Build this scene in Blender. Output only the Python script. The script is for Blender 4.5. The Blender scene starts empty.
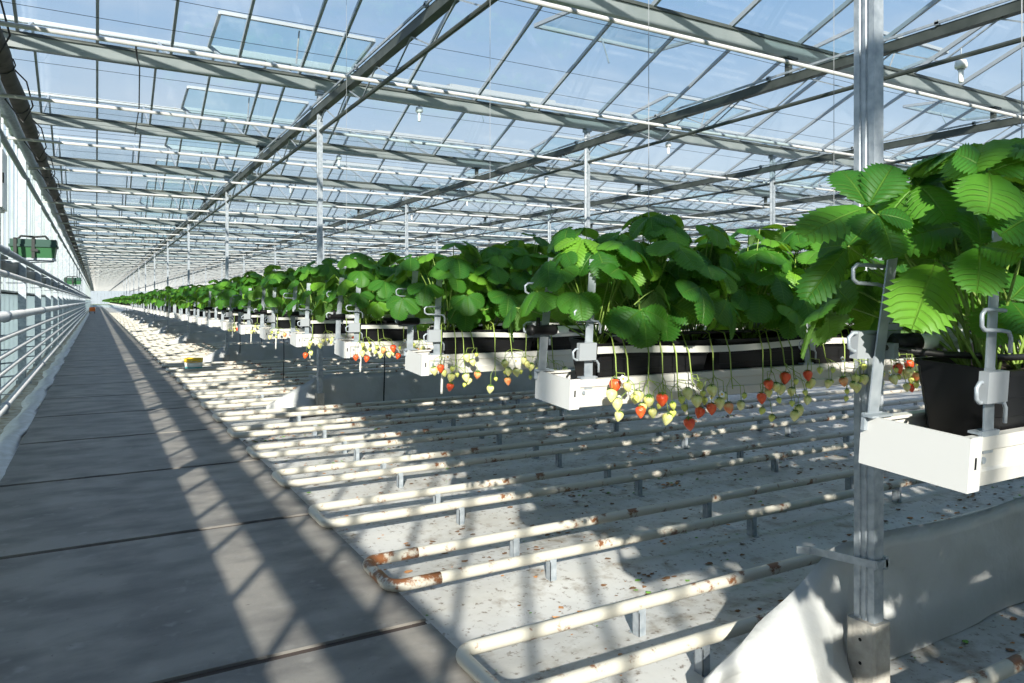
import bpy, math, random
from mathutils import Vector, Matrix, Euler, Quaternion
PI = math.pi
R = random.Random(7)
sc = bpy.context.scene
COL = sc.collection

# ------------------------------------------------------------------ layout (metres; x along the crop rows, y down the aisle)
CAM_Z = 1.42            # slab top is z = 0
SOIL = -0.11
YAW = 29.65
ROW0, ROWD = 0.77, 1.143
XEND = 1.236            # aisle end of gutters and rails
POST_X, POST_Y, BAY, SPAN = 2.60, 1.775, 4.38, 8.0
GUT_Z = 4.23            # underside of roof gutters
HALL_Y0, HALL_Y1 = -12.0, 200.0
HALL_X0, HALL_X1 = -1.25, 46.0
NROWS = 86
SUN_DIR = Vector((0.485, 0.875, -0.445)).normalized()
def row_y(n): return ROW0 + ROWD * (n - 1)

ONES = ['', 'first', 'second', 'third', 'fourth', 'fifth', 'sixth', 'seventh', 'eighth', 'ninth', 'tenth', 'eleventh', 'twelfth',
        'thirteenth', 'fourteenth', 'fifteenth', 'sixteenth', 'seventeenth', 'eighteenth', 'nineteenth']
TENS = ['', '', 'twent', 'thirt', 'fort', 'fift', 'sixt', 'sevent', 'eight', 'ninet']
def ordw(n):
    if n < 20: return ONES[n]
    t, o = divmod(n, 10)
    return TENS[t] + ('ieth' if o == 0 else 'y-' + ONES[o])

# ------------------------------------------------------------------ mesh builder
class MB:
    def __init__(s): s.v = []; s.f = []; s.m = []; s.uv = {}; s.tone = {}
    def add(s, vs, fs, mi=0):
        b = len(s.v); s.v.extend(vs)
        for f in fs: s.f.append(tuple(b + i for i in f)); s.m.append(mi)
        return b
    def hexa(s, p, mi=0):   # 8 points: bottom 4 ccw, top 4 ccw
        s.add(p, [(3, 2, 1, 0), (4, 5, 6, 7), (0, 1, 5, 4), (1, 2, 6, 5), (2, 3, 7, 6), (3, 0, 4, 7)], mi)
    def box(s, x0, x1, y0, y1, z0, z1, mi=0):
        s.hexa([(x0, y0, z0), (x1, y0, z0), (x1, y1, z0), (x0, y1, z0), (x0, y0, z1), (x1, y0, z1), (x1, y1, z1), (x0, y1, z1)], mi)
    def bar(s, p, q, w, h, mi=0, up=(0, 0, 1)):
        p, q = Vector(p), Vector(q); d = (q - p).normalized(); u = Vector(up)
        sd = d.cross(u)
        if sd.length < 1e-4: sd = d.cross(Vector((1, 0, 0)))
        sd.normalize(); u = sd.cross(d).normalized()
        a, b = sd * (w / 2), u * (h / 2)
        s.hexa([tuple(x) for x in (p - a - b, q - a - b, q + a - b, p + a - b, p - a + b, q - a + b, q + a + b, p + a + b)], mi)
    def tube(s, pts, r, n=8, mi=0, caps=True):
        P = [Vector(p) for p in pts]; rings = []
        rr = r if isinstance(r, (list, tuple)) else [r] * len(P)
        ref = None
        for i, p in enumerate(P):
            t = ((P[i + 1] - p).normalized() if i < len(P) - 1 else Vector()) + ((p - P[i - 1]).normalized() if i else Vector())
            if t.length < 1e-6: t = P[min(i + 1, len(P) - 1)] - P[max(i - 1, 0)]
            t.normalize()
            if ref is None:
                ref = t.cross(Vector((0, 0, 1)))
                if ref.length < 0.05: ref = t.cross(Vector((1, 0, 0)))
            ref = (ref - t * ref.dot(t)).normalized(); b = t.cross(ref)
            k = len(s.v)
            for j in range(n):
                a = 2 * PI * j / n
                s.v.append(tuple(p + (ref * math.cos(a) + b * math.sin(a)) * rr[i]))
            rings.append(k)
        for a, b in zip(rings, rings[1:]):
            for j in range(n):
                s.f.append((a + j, a + (j + 1) % n, b + (j + 1) % n, b + j)); s.m.append(mi)
        if caps:
            s.f.append(tuple(rings[0] + j for j in reversed(range(n)))); s.m.append(mi)
            s.f.append(tuple(rings[-1] + j for j in range(n))); s.m.append(mi)
    def lathe(s, prof, n=12, o=(0, 0, 0), mi=0, rot=None):
        o = Vector(o); rings = []
        for r, z in prof:
            k = len(s.v)
            for j in range(n):
                a = 2 * PI * j / n
                p = Vector((r * math.cos(a), r * math.sin(a), z))
                if rot: p = rot @ p
                s.v.append(tuple(o + p))
            rings.append(k)
        for a, b in zip(rings, rings[1:]):
            for j in range(n):
                s.f.append((a + j, a + (j + 1) % n, b + (j + 1) % n, b + j)); s.m.append(mi)
        s.f.append(tuple(rings[0] + j for j in reversed(range(n)))); s.m.append(mi)
        s.f.append(tuple(rings[-1] + j for j in range(n))); s.m.append(mi)
    def extrude_x(s, prof, x0, x1, mi=0, closed=True):   # prof: (y,z) loop
        n = len(prof)
        b = s.add([(x0, y, z) for y, z in prof] + [(x1, y, z) for y, z in prof], [], mi)
        for j in range(n if closed else n - 1):
            k = (j + 1) % n
            s.f.append((b + j, b + k, b + n + k, b + n + j)); s.m.append(mi)
        if closed:
            s.f.append(tuple(b + j for j in reversed(range(n)))); s.m.append(mi)
            s.f.append(tuple(b + n + j for j in range(n))); s.m.append(mi)
    def mesh(s, name, mats, smooth=False):
        me = bpy.data.meshes.new(name)
        me.from_pydata([tuple(v) for v in s.v], [], s.f)
        for m in mats: me.materials.append(m)
        if len(mats) > 1: me.polygons.foreach_set('material_index', s.m)
        if smooth: me.polygons.foreach_set('use_smooth', [True] * len(me.polygons))
        if s.uv:
            for nm, data in (('leaf', s.uv), ('tone', s.tone)):
                if not data: continue
                lay = me.uv_layers.new(name=nm)
                buf = []
                for L in me.loops:
                    u = data.get(L.vertex_index, (0.5, 0.5)); buf.extend(u)
                lay.data.foreach_set('uv', buf)
        me.update()
        return me
    def build(s, name, mats, parent=None, smooth=False, loc=None):
        if not isinstance(mats, (list, tuple)): mats = [mats]
        return place(name, s.mesh(name, mats, smooth), parent, loc)

def place(name, me, parent=None, loc=None):
    o = bpy.data.objects.new(name, me); COL.objects.link(o)
    if parent is not None: o.parent = parent
    if loc is not None: o.location = loc
    return o
def tag(o, label=None, cat=None, group=None, kind=None):
    for k, v in (('label', label), ('category', cat), ('group', group), ('kind', kind)):
        if v: o[k] = v
    return o
def thing(name, label, cat, loc=(0, 0, 0), group=None, rot=None):
    o = bpy.data.objects.new(name, None); COL.objects.link(o); o.location = loc
    o.empty_display_size = 0.1
    if rot: o.rotation_euler = rot
    return tag(o, label, cat, group)
def kids(o): return [c for c in COL_CHILD.get(o.name, [])]
COL_CHILD = {}
def copy_tree(o, parent=None):
    c = o.copy(); COL.objects.link(c)
    c.parent = parent
    for ch in o.children: copy_tree(ch, c)
    return c

# ------------------------------------------------------------------ materials
def mat(name, col, rough=0.5, metal=0.0, bump=0.0, bscale=40, var=0.0, vscale=6, col2=None, spec=None, trans=0.0, detail=5, stretch=None):
    m = bpy.data.materials.new(name); m.use_nodes = True
    nt = m.node_tree; b = nt.nodes['Principled BSDF']
    b.inputs['Roughness'].default_value = rough; b.inputs['Metallic'].default_value = metal
    b.inputs['Base Color'].default_value = (*col, 1)
    if spec is not None: b.inputs['Specular IOR Level'].default_value = spec
    geo = nt.nodes.new('ShaderNodeTexCoord')
    vec = geo.outputs['Object']
    if stretch:
        mp = nt.nodes.new('ShaderNodeMapping'); mp.inputs['Scale'].default_value = stretch
        nt.links.new(vec, mp.inputs['Vector']); vec = mp.outputs[0]
    if col2 is not None:
        n = nt.nodes.new('ShaderNodeTexNoise'); n.inputs['Scale'].default_value = vscale; n.inputs['Detail'].default_value = detail
        nt.links.new(vec, n.inputs['Vector'])
        r = nt.nodes.new('ShaderNodeValToRGB')
        r.color_ramp.elements[0].position = 0.5 - 0.2 + var; r.color_ramp.elements[1].position = 0.5 + 0.2 + var
        r.color_ramp.elements[0].color = (*col, 1); r.color_ramp.elements[1].color = (*col2, 1)
        nt.links.new(n.outputs['Fac'], r.inputs['Fac']); nt.links.new(r.outputs['Color'], b.inputs['Base Color'])
    if bump:
        n2 = nt.nodes.new('ShaderNodeTexNoise'); n2.inputs['Scale'].default_value = bscale; n2.inputs['Detail'].default_value = 4
        nt.links.new(vec, n2.inputs['Vector'])
        bp = nt.nodes.new('ShaderNodeBump'); bp.inputs['Strength'].default_value = bump; bp.inputs['Distance'].default_value = 0.01
        nt.links.new(n2.outputs['Fac'], bp.inputs['Height']); nt.links.new(bp.outputs['Normal'], b.inputs['Normal'])
    if trans:
        t = nt.nodes.new('ShaderNodeBsdfTranslucent'); mx = nt.nodes.new('ShaderNodeMixShader')
        t.inputs['Color'].default_value = (*col, 1); mx.inputs[0].default_value = trans
        nt.links.new(b.outputs[0], mx.inputs[1]); nt.links.new(t.outputs[0], mx.inputs[2])
        nt.links.new(mx.outputs[0], nt.nodes['Material Output'].inputs['Surface'])
    return m

def glass_mat(name, tint, dust=0.05, refl=0.10):
    m = bpy.data.materials.new(name); m.use_nodes = True; nt = m.node_tree
    for n in list(nt.nodes):
        if n.type != 'OUTPUT_MATERIAL': nt.nodes.remove(n)
    out = [n for n in nt.nodes][0]
    tr = nt.nodes.new('ShaderNodeBsdfTransparent'); tr.inputs[0].default_value = (*tint, 1)
    gl = nt.nodes.new('ShaderNodeBsdfGlossy'); gl.inputs['Roughness'].default_value = 0.05
    fr = nt.nodes.new('ShaderNodeFresnel'); fr.inputs['IOR'].default_value = 1.45
    mul = nt.nodes.new('ShaderNodeMath'); mul.operation = 'MULTIPLY'; mul.inputs[1].default_value = refl * 5
    mul.use_clamp = True
    m1 = nt.nodes.new('ShaderNodeMixShader')
    nt.links.new(fr.outputs[0], mul.inputs[0]); nt.links.new(mul.outputs[0], m1.inputs[0])
    nt.links.new(tr.outputs[0], m1.inputs[1]); nt.links.new(gl.outputs[0], m1.inputs[2])
    tl = nt.nodes.new('ShaderNodeBsdfTranslucent'); tl.inputs[0].default_value = (0.9, 0.93, 0.95, 1)
    m2 = nt.nodes.new('ShaderNodeMixShader')
    no = nt.nodes.new('ShaderNodeTexNoise'); no.inputs['Scale'].default_value = 1.3; no.inputs['Detail'].default_value = 6
    tc = nt.nodes.new('ShaderNodeTexCoord'); nt.links.new(tc.outputs['Object'], no.inputs['Vector'])
    mr = nt.nodes.new('ShaderNodeMapRange'); mr.inputs[1].default_value = 0.35; mr.inputs[2].default_value = 0.75
    mr.inputs[3].default_value = dust * 0.5; mr.inputs[4].default_value = dust * 1.6
    nt.links.new(no.outputs['Fac'], mr.inputs[0]); nt.links.new(mr.outputs[0], m2.inputs[0])
    nt.links.new(m1.outputs[0], m2.inputs[1]); nt.links.new(tl.outputs[0], m2.inputs[2])
    nt.links.new(m2.outputs[0], out.inputs['Surface'])
    return m

M = {}
M['galv'] = mat('galvanised_steel', (0.24, 0.28, 0.32), 0.45, 0.35, 0.1, 60, 0, 22, (0.42, 0.46, 0.50))
M['galv_dark'] = mat('shaded_truss_steel', (0.045, 0.055, 0.05), 0.55, 0.3, 0.1, 50, 0, 5, (0.085, 0.098, 0.092))  # near-black steel: the trusses' shade against the sky is put into the colour
M['alu'] = mat('aluminium_profile', (0.26, 0.31, 0.32), 0.4, 0.4, 0, 1, 0, 3, (0.36, 0.40, 0.41))
M['bar'] = mat('glazing_bar_aluminium', (0.34, 0.38, 0.41), 0.45, 0.3)
M['white_paint'] = mat('white_painted_steel', (0.46, 0.47, 0.47), 0.4, 0, 0, 1, 0.1, 9, (0.38, 0.38, 0.38))
M['gutter'] = mat('white_coated_gutter', (0.56, 0.55, 0.52), 0.38, 0, 0.02, 30, 0.12, 5, (0.49, 0.475, 0.435))
M['cap'] = mat('white_end_cap', (0.54, 0.54, 0.53), 0.4)
M['black'] = mat('black_plastic', (0.007, 0.007, 0.008), 0.45, spec=0.25)
M['hose'] = mat('black_hose_rubber', (0.01, 0.01, 0.011), 0.5)
M['clip'] = mat('grey_plastic_clip', (0.27, 0.29, 0.31), 0.5)
M['wpvc'] = mat('white_pvc', (0.83, 0.83, 0.80), 0.35)
M['film'] = mat('crinkled_clear_film', (0.86, 0.90, 0.90), 0.2, 0, 0.6, 60, trans=0.4)
M['strip'] = mat('white_support_strip', (0.66, 0.655, 0.61), 0.45, trans=0.2)
M['substrate'] = mat('coir_substrate', (0.035, 0.022, 0.014), 0.95, 0, 0.8, 90)
M['concrete_block'] = mat('rough_concrete', (0.30, 0.28, 0.25), 0.9, 0, 0.5, 60, 0, 22, (0.42, 0.40, 0.36))
M['sheet'] = mat('white_polythene_sheet', (0.47, 0.48, 0.48), 0.42, 0, 0.8, 12, 0.16, 4, (0.38, 0.38, 0.36), trans=0.12)
M['green_box'] = mat('green_plastic_lower', (0.02, 0.10, 0.035), 0.45)
M['green_lid'] = mat('dark_green_lid', (0.008, 0.05, 0.036), 0.45)
M['strap'] = mat('dark_strap', (0.01, 0.014, 0.014), 0.6)
M['yellow'] = mat('yellow_plastic', (0.85, 0.55, 0.02), 0.4)
M['teal'] = mat('teal_label', (0.05, 0.35, 0.38), 0.5)
M['orange'] = mat('orange_paint', (0.75, 0.20, 0.03), 0.5)
M['curtain'] = mat('rolled_screen_cloth', (0.035, 0.032, 0.026), 0.85, 0, 0.5, 20, 0, 5, (0.085, 0.078, 0.062))
M['foil'] = mat('wrinkled_white_foil', (0.55, 0.56, 0.57), 0.4, 0, 0.5, 12, 0.1, 7, (0.38, 0.37, 0.34))
M['drain'] = mat('muddy_drain', (0.22, 0.17, 0.11), 0.8, 0, 0.5, 20, 0, 6, (0.52, 0.50, 0.45))
M['stalk'] = mat('leaf_stalk_green', (0.22, 0.34, 0.06), 0.5, trans=0.25)
M['truss_stalk'] = mat('fruit_stalk_green', (0.28, 0.38, 0.08), 0.5, trans=0.25)
M['calyx'] = mat('calyx_green', (0.10, 0.22, 0.03), 0.55, trans=0.2)
M['petal'] = mat('white_petal', (0.88, 0.88, 0.84), 0.5, trans=0.3)
M['pollen'] = mat('yellow_pollen', (0.75, 0.50, 0.04), 0.7)
M['litter'] = mat('dry_leaf_litter', (0.10, 0.055, 0.028), 0.9, 0, 0.4, 50, 0, 3, (0.22, 0.11, 0.05))
M['litter2'] = mat('rust_coloured_litter', (0.42, 0.20, 0.08), 0.9)
M['litter3'] = mat('green_fallen_leaf', (0.12, 0.28, 0.04), 0.7)
M['field'] = mat('outside_field', (0.12, 0.18, 0.07), 0.95, 0, 0, 1, 0, 0.2, (0.20, 0.24, 0.12))
M['wall_base'] = mat('side_wall_panel', (0.66, 0.74, 0.77), 0.6, 0, 0, 1, 0, 1.2, (0.70, 0.76, 0.78), trans=0.7)
M['roof_glass'] = glass_mat('roof_glass', (0.955, 0.98, 0.985), 0.05, 0.03)
M['vent_glass'] = glass_mat('vent_glass', (0.70, 0.86, 0.90), 0.04, 0.05)
M['wall_glass'] = glass_mat('wall_glass', (0.93, 0.965, 0.97), 0.05, 0.03)

def fruit_mat(name, c1, c2, rough):
    m = mat(name, c1, rough, 0, 0, 1, 0, 60, c2)
    nt = m.node_tree; b = nt.nodes['Principled BSDF']
    v = nt.nodes.new('ShaderNodeTexVoronoi'); v.inputs['Scale'].default_value = 320
    tc = nt.nodes.new('ShaderNodeTexCoord'); nt.links.new(tc.outputs['Object'], v.inputs['Vector'])
    bp = nt.nodes.new('ShaderNodeBump'); bp.inputs['Strength'].default_value = 0.5; bp.inputs['Distance'].default_value = 0.002
    nt.links.new(v.outputs['Distance'], bp.inputs['Height']); nt.links.new(bp.outputs['Normal'], b.inputs['Normal'])
    b.inputs['Subsurface Weight'].default_value = 0.1; b.inputs['Subsurface Radius'].default_value = (0.01, 0.004, 0.002)
    return m
M['ripe'] = fruit_mat('ripe_strawberry_skin', (0.72, 0.045, 0.018), (0.85, 0.14, 0.03), 0.28)
M['turning'] = fruit_mat('turning_strawberry_skin', (0.80, 0.50, 0.20), (0.80, 0.16, 0.05), 0.32)
M['unripe'] = fruit_mat('unripe_strawberry_skin', (0.68, 0.66, 0.17), (0.80, 0.78, 0.38), 0.35)
M['young'] = fruit_mat('green_strawberry_skin', (0.50, 0.56, 0.09), (0.66, 0.68, 0.18), 0.4)

def leaf_mat():
    m = bpy.data.materials.new('strawberry_leaf'); m.use_nodes = True; nt = m.node_tree
    N = nt.nodes.new; L = nt.links.new
    b = nt.nodes['Principled BSDF']; out = nt.nodes['Material Output']
    uv = N('ShaderNodeUVMap'); uv.uv_map = 'leaf'
    tn = N('ShaderNodeUVMap'); tn.uv_map = 'tone'
    s1 = N('ShaderNodeSeparateXYZ'); L(uv.outputs[0], s1.inputs[0])
    s2 = N('ShaderNodeSeparateXYZ'); L(tn.outputs[0], s2.inputs[0])
    def math_(op, a, b=None, c=None):
        n = N('ShaderNodeMath'); n.operation = op
        for i, x in enumerate((a, b, c)):
            if x is None: continue
            if isinstance(x, (int, float)): n.inputs[i].default_value = x
            else: L(x, n.inputs[i])
        return n.outputs[0]
    # side veins end in the teeth: distance from the middle of each tooth interval
    fr = math_('FRACT', math_('MULTIPLY', s1.outputs[1], 10.0))
    dv = math_('ABSOLUTE', math_('SUBTRACT', fr, 0.5))
    vein = math_('SUBTRACT', 1.0, math_('MULTIPLY', dv, 9.0)); 
    vc = N('ShaderNodeClamp'); L(vein, vc.inputs[0])
    dm = math_('ABSOLUTE', math_('SUBTRACT', s1.outputs[0], 0.5))
    mid = N('ShaderNodeClamp'); L(math_('SUBTRACT', 1.0, math_('MULTIPLY', dm, 30.0)), mid.inputs[0])
    vm = math_('MAXIMUM', math_('MULTIPLY', vc.outputs[0], 0.55), math_('MULTIPLY', mid.outputs[0], 0.8))
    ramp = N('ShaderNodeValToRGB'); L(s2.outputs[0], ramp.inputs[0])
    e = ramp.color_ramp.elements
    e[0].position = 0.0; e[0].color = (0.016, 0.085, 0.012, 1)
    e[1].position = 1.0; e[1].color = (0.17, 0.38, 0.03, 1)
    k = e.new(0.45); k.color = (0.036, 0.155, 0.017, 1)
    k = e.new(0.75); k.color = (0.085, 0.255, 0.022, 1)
    no = N('ShaderNodeTexNoise'); no.inputs['Scale'].default_value = 25; no.inputs['Detail'].default_value = 3
    tc = N('ShaderNodeTexCoord'); L(tc.outputs['Object'], no.inputs['Vector'])
    mx0 = N('ShaderNodeMix'); mx0.data_type = 'RGBA'; mx0.blend_type = 'MULTIPLY'; mx0.inputs[0].default_value = 0.35
    L(ramp.outputs[0], mx0.inputs[6]); L(no.outputs['Color'], mx0.inputs[7])
    mx = N('ShaderNodeMix'); mx.data_type = 'RGBA'; L(math_('MULTIPLY', vm, 0.75), mx.inputs[0])
    L(ramp.outputs[0], mx.inputs[6]); mx.inputs[7].default_value = (0.20, 0.38, 0.06, 1)
    geo = N('ShaderNodeNewGeometry')
    mb = N('ShaderNodeMix'); mb.data_type = 'RGBA'; L(math_('MULTIPLY', geo.outputs['Backfacing'], 0.5), mb.inputs[0])
    L(mx.outputs[2], mb.inputs[6]); mb.inputs[7].default_value = (0.20, 0.33, 0.12, 1)
    L(mb.outputs[2], b.inputs['Base Color'])
    b.inputs['Roughness'].default_value = 0.48
    b.inputs['Specular IOR Level'].default_value = 0.32
    bp = N('ShaderNodeBump'); bp.inputs['Strength'].default_value = 0.8; bp.inputs['Distance'].default_value = 0.005; bp.invert = True
    L(vm, bp.inputs['Height']); L(bp.outputs[0], b.inputs['Normal'])
    tr = N('ShaderNodeBsdfTranslucent')
    tint = N('ShaderNodeMix'); tint.data_type = 'RGBA'; tint.inputs[0].default_value = 0.55
    L(mx.outputs[2], tint.inputs[6]); tint.inputs[7].default_value = (0.32, 0.55, 0.015, 1)
    L(tint.outputs[2], tr.inputs[0])
    ms = N('ShaderNodeMixShader'); ms.inputs[0].default_value = 0.42
    L(b.outputs[0], ms.inputs[1]); L(tr.outputs[0], ms.inputs[2]); L(ms.outputs[0], out.inputs[0])
    return m
M['leaf'] = leaf_mat()

def ground_mat():
    m = mat('white_ground_cover', (0.74, 0.74, 0.73), 0.55, 0, 0.5, 7)
    nt = m.node_tree; b = nt.nodes['Principled BSDF']; N = nt.nodes.new; L = nt.links.new
    tc = N('ShaderNodeTexCoord')
    def noise(scale, det, lo, hi):
        n = N('ShaderNodeTexNoise'); n.inputs['Scale'].default_value = scale; n.inputs['Detail'].default_value = det
        n.inputs['Roughness'].default_value = 0.65
        L(tc.outputs['Object'], n.inputs['Vector'])
        r = N('ShaderNodeMapRange'); r.inputs[1].default_value = lo; r.inputs[2].default_value = hi
        L(n.outputs['Fac'], r.inputs[0]); return r.outputs[0]
    prev = None
    for sc_, d, lo, hi, colr, amt in ((1.1, 6, 0.40, 0.68, (0.33, 0.32, 0.295), 0.8), (5, 8, 0.52, 0.68, (0.17, 0.13, 0.085), 0.7), (26, 6, 0.57, 0.66, (0.10, 0.065, 0.04), 0.75), (2.3, 3, 0.66, 0.74, (0.10, 0.16, 0.04), 0.5)):
        mx = N('ShaderNodeMix'); mx.data_type = 'RGBA'
        mu = N('ShaderNodeMath'); mu.operation = 'MULTIPLY'; mu.inputs[1].default_value = amt
        L(noise(sc_, d, lo, hi), mu.inputs[0]); L(mu.outputs[0], mx.inputs[0])
        if prev is None: mx.inputs[6].default_value = (0.50, 0.50, 0.49, 1)
        else: L(prev, mx.inputs[6])
        mx.inputs[7].default_value = (*colr, 1); prev = mx.outputs[2]
    L(prev, b.inputs['Base Color'])
    return m
M['ground'] = ground_mat()

def slab_mat():
    m = mat('worn_concrete', (0.3, 0.3, 0.29), 0.62, 0, 0.15, 40)
    nt = m.node_tree; b = nt.nodes['Principled BSDF']; N = nt.nodes.new; L = nt.links.new
    tc = N('ShaderNodeTexCoord'); prev = None
    mp = N('ShaderNodeMapping'); mp.inputs['Scale'].default_value = (1, 0.35, 1); L(tc.outputs['Object'], mp.inputs[0])
    mq = N('ShaderNodeMapping'); mq.inputs['Scale'].default_value = (0.8, 1.3, 1); L(tc.outputs['Object'], mq.inputs[0])
    for src, s_, d, lo, hi, colr, amt in ((mp, 1.6, 6, 0.4, 0.7, (0.28, 0.255, 0.225), 0.85), (mq, 3.0, 8, 0.40, 0.66, (0.095, 0.09, 0.088), 0.85), (tc, 9, 8, 0.6, 0.75, (0.28, 0.27, 0.255), 0.6), (tc, 30, 5, 0.68, 0.74, (0.06, 0.045, 0.035), 0.6)):
        n = N('ShaderNodeTexNoise'); n.inputs['Scale'].default_value = s_; n.inputs['Detail'].default_value = d
        L((src.outputs['Object'] if src is tc else src.outputs[0]), n.inputs['Vector'])
        r = N('ShaderNodeMapRange'); r.inputs[1].default_value = lo; r.inputs[2].default_value = hi; r.inputs[4].default_value = amt
        L(n.outputs['Fac'], r.inputs[0])
        mx = N('ShaderNodeMix'); mx.data_type = 'RGBA'; L(r.outputs[0], mx.inputs[0])
        if prev is None: mx.inputs[6].default_value = (0.20, 0.19, 0.175, 1)
        else: L(prev, mx.inputs[6])
        mx.inputs[7].default_value = (*colr, 1); prev = mx.outputs[2]
    L(prev, b.inputs['Base Color'])
    return m
M['slab'] = slab_mat()
M['joint'] = mat('dirty_joint', (0.05, 0.036, 0.03), 0.9, 0, 0.4, 40)

def pipe_mat(name, rust):
    m = mat(name, (0.70, 0.67, 0.60), 0.4, 0, 0.05, 30)
    nt = m.node_tree; b = nt.nodes['Principled BSDF']; N = nt.nodes.new; L = nt.links.new
    tc = N('ShaderNodeTexCoord')
    n = N('ShaderNodeTexNoise'); n.inputs['Scale'].default_value = 7; n.inputs['Detail'].default_value = 7; n.inputs['Roughness'].default_value = 0.7
    L(tc.outputs['Object'], n.inputs[0])
    r = N('ShaderNodeMapRange'); r.inputs[1].default_value = 0.56 - rust; r.inputs[2].default_value = 0.63 - rust
    L(n.outputs['Fac'], r.inputs[0])
    mx = N('ShaderNodeMix'); mx.data_type = 'RGBA'; L(r.outputs[0], mx.inputs[0])
    mx.inputs[6].default_value = (0.47, 0.45, 0.39, 1); mx.inputs[7].default_value = (0.17, 0.068, 0.026, 1)
    L(mx.outputs[2], b.inputs['Base Color'])
    return m
M['pipe'] = pipe_mat('cream_heating_pipe', -0.005)
M['pipe_rusty'] = pipe_mat('rusty_pipe_bend', 0.115)
M['pipe_white'] = mat('white_wall_pipe', (0.56, 0.58, 0.58), 0.35, 0, 0, 1, 0.1, 4, (0.45, 0.47, 0.47))

# ------------------------------------------------------------------ setting
# concrete path of 1.9 m slabs
fl = MB()
y = 3.0 - 1.9 * 8
while y < 201:
    fl.box(-0.66, 1.28, y + 0.028, y + 1.9 - 0.028, -0.18, 0.0)
    y += 1.9
floor = fl.build('floor', [M['slab']]); tag(floor, 'grey worn concrete path of wide slabs with dark joints', 'path', kind='structure')
jb = MB(); jb.box(-0.655, 1.275, -12.2, 201, -0.2, -0.012); j = jb.build('joint_filler', [M['joint']], floor)
g = MB()
def wob(x, y): return 0.008 * math.sin(x * 2.1 + y * 0.7) + 0.006 * math.sin(y * 5.1 + x) + 0.012 * math.sin(y * 5.497 + 1.0)
xs = [1.28 + i * 0.16 for i in range(70)] + [13 + i * 2.5 for i in range(14)]
ys = [-6 + i * 0.16 for i in range(130)] + [15 + i * 2.6 for i in range(72)]
nx = len(xs)
vs = [(x, y, SOIL + (wob(x, y) if x > 1.3 else 0)) for y in ys for x in xs]
fs = [(a * nx + b, a * nx + b + 1, (a + 1) * nx + b + 1, (a + 1) * nx + b) for a in range(len(ys) - 1) for b in range(nx - 1)]
g.add(vs, fs)
ground = g.build('ground', [M['ground']], smooth=True); tag(ground, 'white plastic ground cover under the hanging rows, dirty and littered', 'ground', kind='structure')
g = MB(); g.box(-300, 300, -300, 500, -0.5, -0.4)
tag(g.build('field', [M['field']]), 'green field outside the glasshouse', 'field', kind='structure')
# strip between path and side wall
g = MB(); g.box(-1.3, -0.66, -12, 200, -0.2, -0.04)
tag(g.build('drain_floor', [M['drain']]), 'muddy drain strip along the foot of the glass side wall', 'floor', kind='structure')

# side wall, far wall, right wall: base panel, posts and glass
def glass_wall(name, p0, p1, z1, label, base_h, step=0.73, parts=True):
    p0, p1 = Vector(p0), Vector(p1); d = (p1 - p0); L_ = d.length; d.normalize()
    w = MB(); w.bar(p0 + Vector((0, 0, (base_h - 0.2) / 2)), p1 + Vector((0, 0, (base_h - 0.2) / 2)), 0.05, base_h + 0.2)
    o = w.build(name, [M['wall_base']]); tag(o, label, 'wall', kind='structure')
    gl = MB(); a, b = p0 + Vector((0, 0, base_h)), p1 + Vector((0, 0, base_h)); u = Vector((0, 0, z1 - base_h))
    gl.add([tuple(a), tuple(b), tuple(b + u), tuple(a + u)], [(0, 1, 2, 3)]); gl.build('glazing', [M['wall_glass']], o)
    br = MB(); n = int(L_ / step)
    for i in range(n + 1):
        p = p0 + d * (i * step)
        br.bar(p + Vector((0, 0, 0)), p + Vector((0, 0, z1)), 0.032, 0.04, up=d)
    for z in (base_h, z1 - 0.03):
        br.bar(p0 + Vector((0, 0, z)), p1 + Vector((0, 0, z)), 0.05, 0.06)
    br.build('glazing_bars', [M['alu']], o)
    return o
glass_wall('wall_left', (HALL_X0, HALL_Y0, 0), (HALL_X0, HALL_Y1, 0), 4.3, 'glass side wall with white lower panels along the concrete path', 1.56)
glass_wall('wall_back', (HALL_X0, HALL_Y1, 0), (HALL_X1, HALL_Y1, 0), 4.3, 'far glass end wall of the greenhouse', 0.5)
glass_wall('wall_right', (HALL_X1, HALL_Y0, 0), (HALL_X1, HALL_Y1, 0), 4.3, 'distant glass side wall beyond the rows', 0.5)

# roof: saw-tooth glass between gutters every 4 m, ridge 0.8 m above
SP, RISE = 4.0, 0.80
GY0 = POST_Y
gl, br, rd = MB(), MB(), MB()
k0, k1 = -3, 49
gz = GUT_Z + 0.16
nb = int((HALL_X1 - HALL_X0) / 0.73)
BARS = [-1.2, -0.755, 0.01, 0.78, 1.545, 2.31] + [2.69 + 1.095 * i for i in range(40)]
BARS = [x for x in BARS if x < HALL_X1]
for k in range(k0, k1):
    ya = GY0 + SP * k; ym = ya + SP / 2; yb = ya + SP
    gl.add([(HALL_X0, ya, gz), (HALL_X1, ya, gz), (HALL_X1, ym, gz + RISE), (HALL_X0, ym, gz + RISE)], [(0, 1, 2, 3)])
    gl.add([(HALL_X0, ym, gz + RISE), (HALL_X1, ym, gz + RISE), (HALL_X1, yb, gz), (HALL_X0, yb, gz)], [(0, 1, 2, 3)])
    rd.bar((HALL_X0, ym, gz + RISE), (HALL_X1, ym, gz + RISE), 0.06, 0.06)
    for x in BARS:
        br.bar((x, ya, gz - 0.02), (x, ym, gz + RISE - 0.02), 0.032, 0.05)
        br.bar((x, ym, gz + RISE - 0.02), (x, yb, gz - 0.02), 0.032, 0.05)
ceil = gl.build('ceiling', [M['roof_glass']]); tag(ceil, 'pitched glass roof over the whole hall', 'ceiling', kind='structure')
br.build('glazing_bars', [M['bar']], ceil); rd.build('ridge_bars', [M['bar']], ceil)

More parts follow.
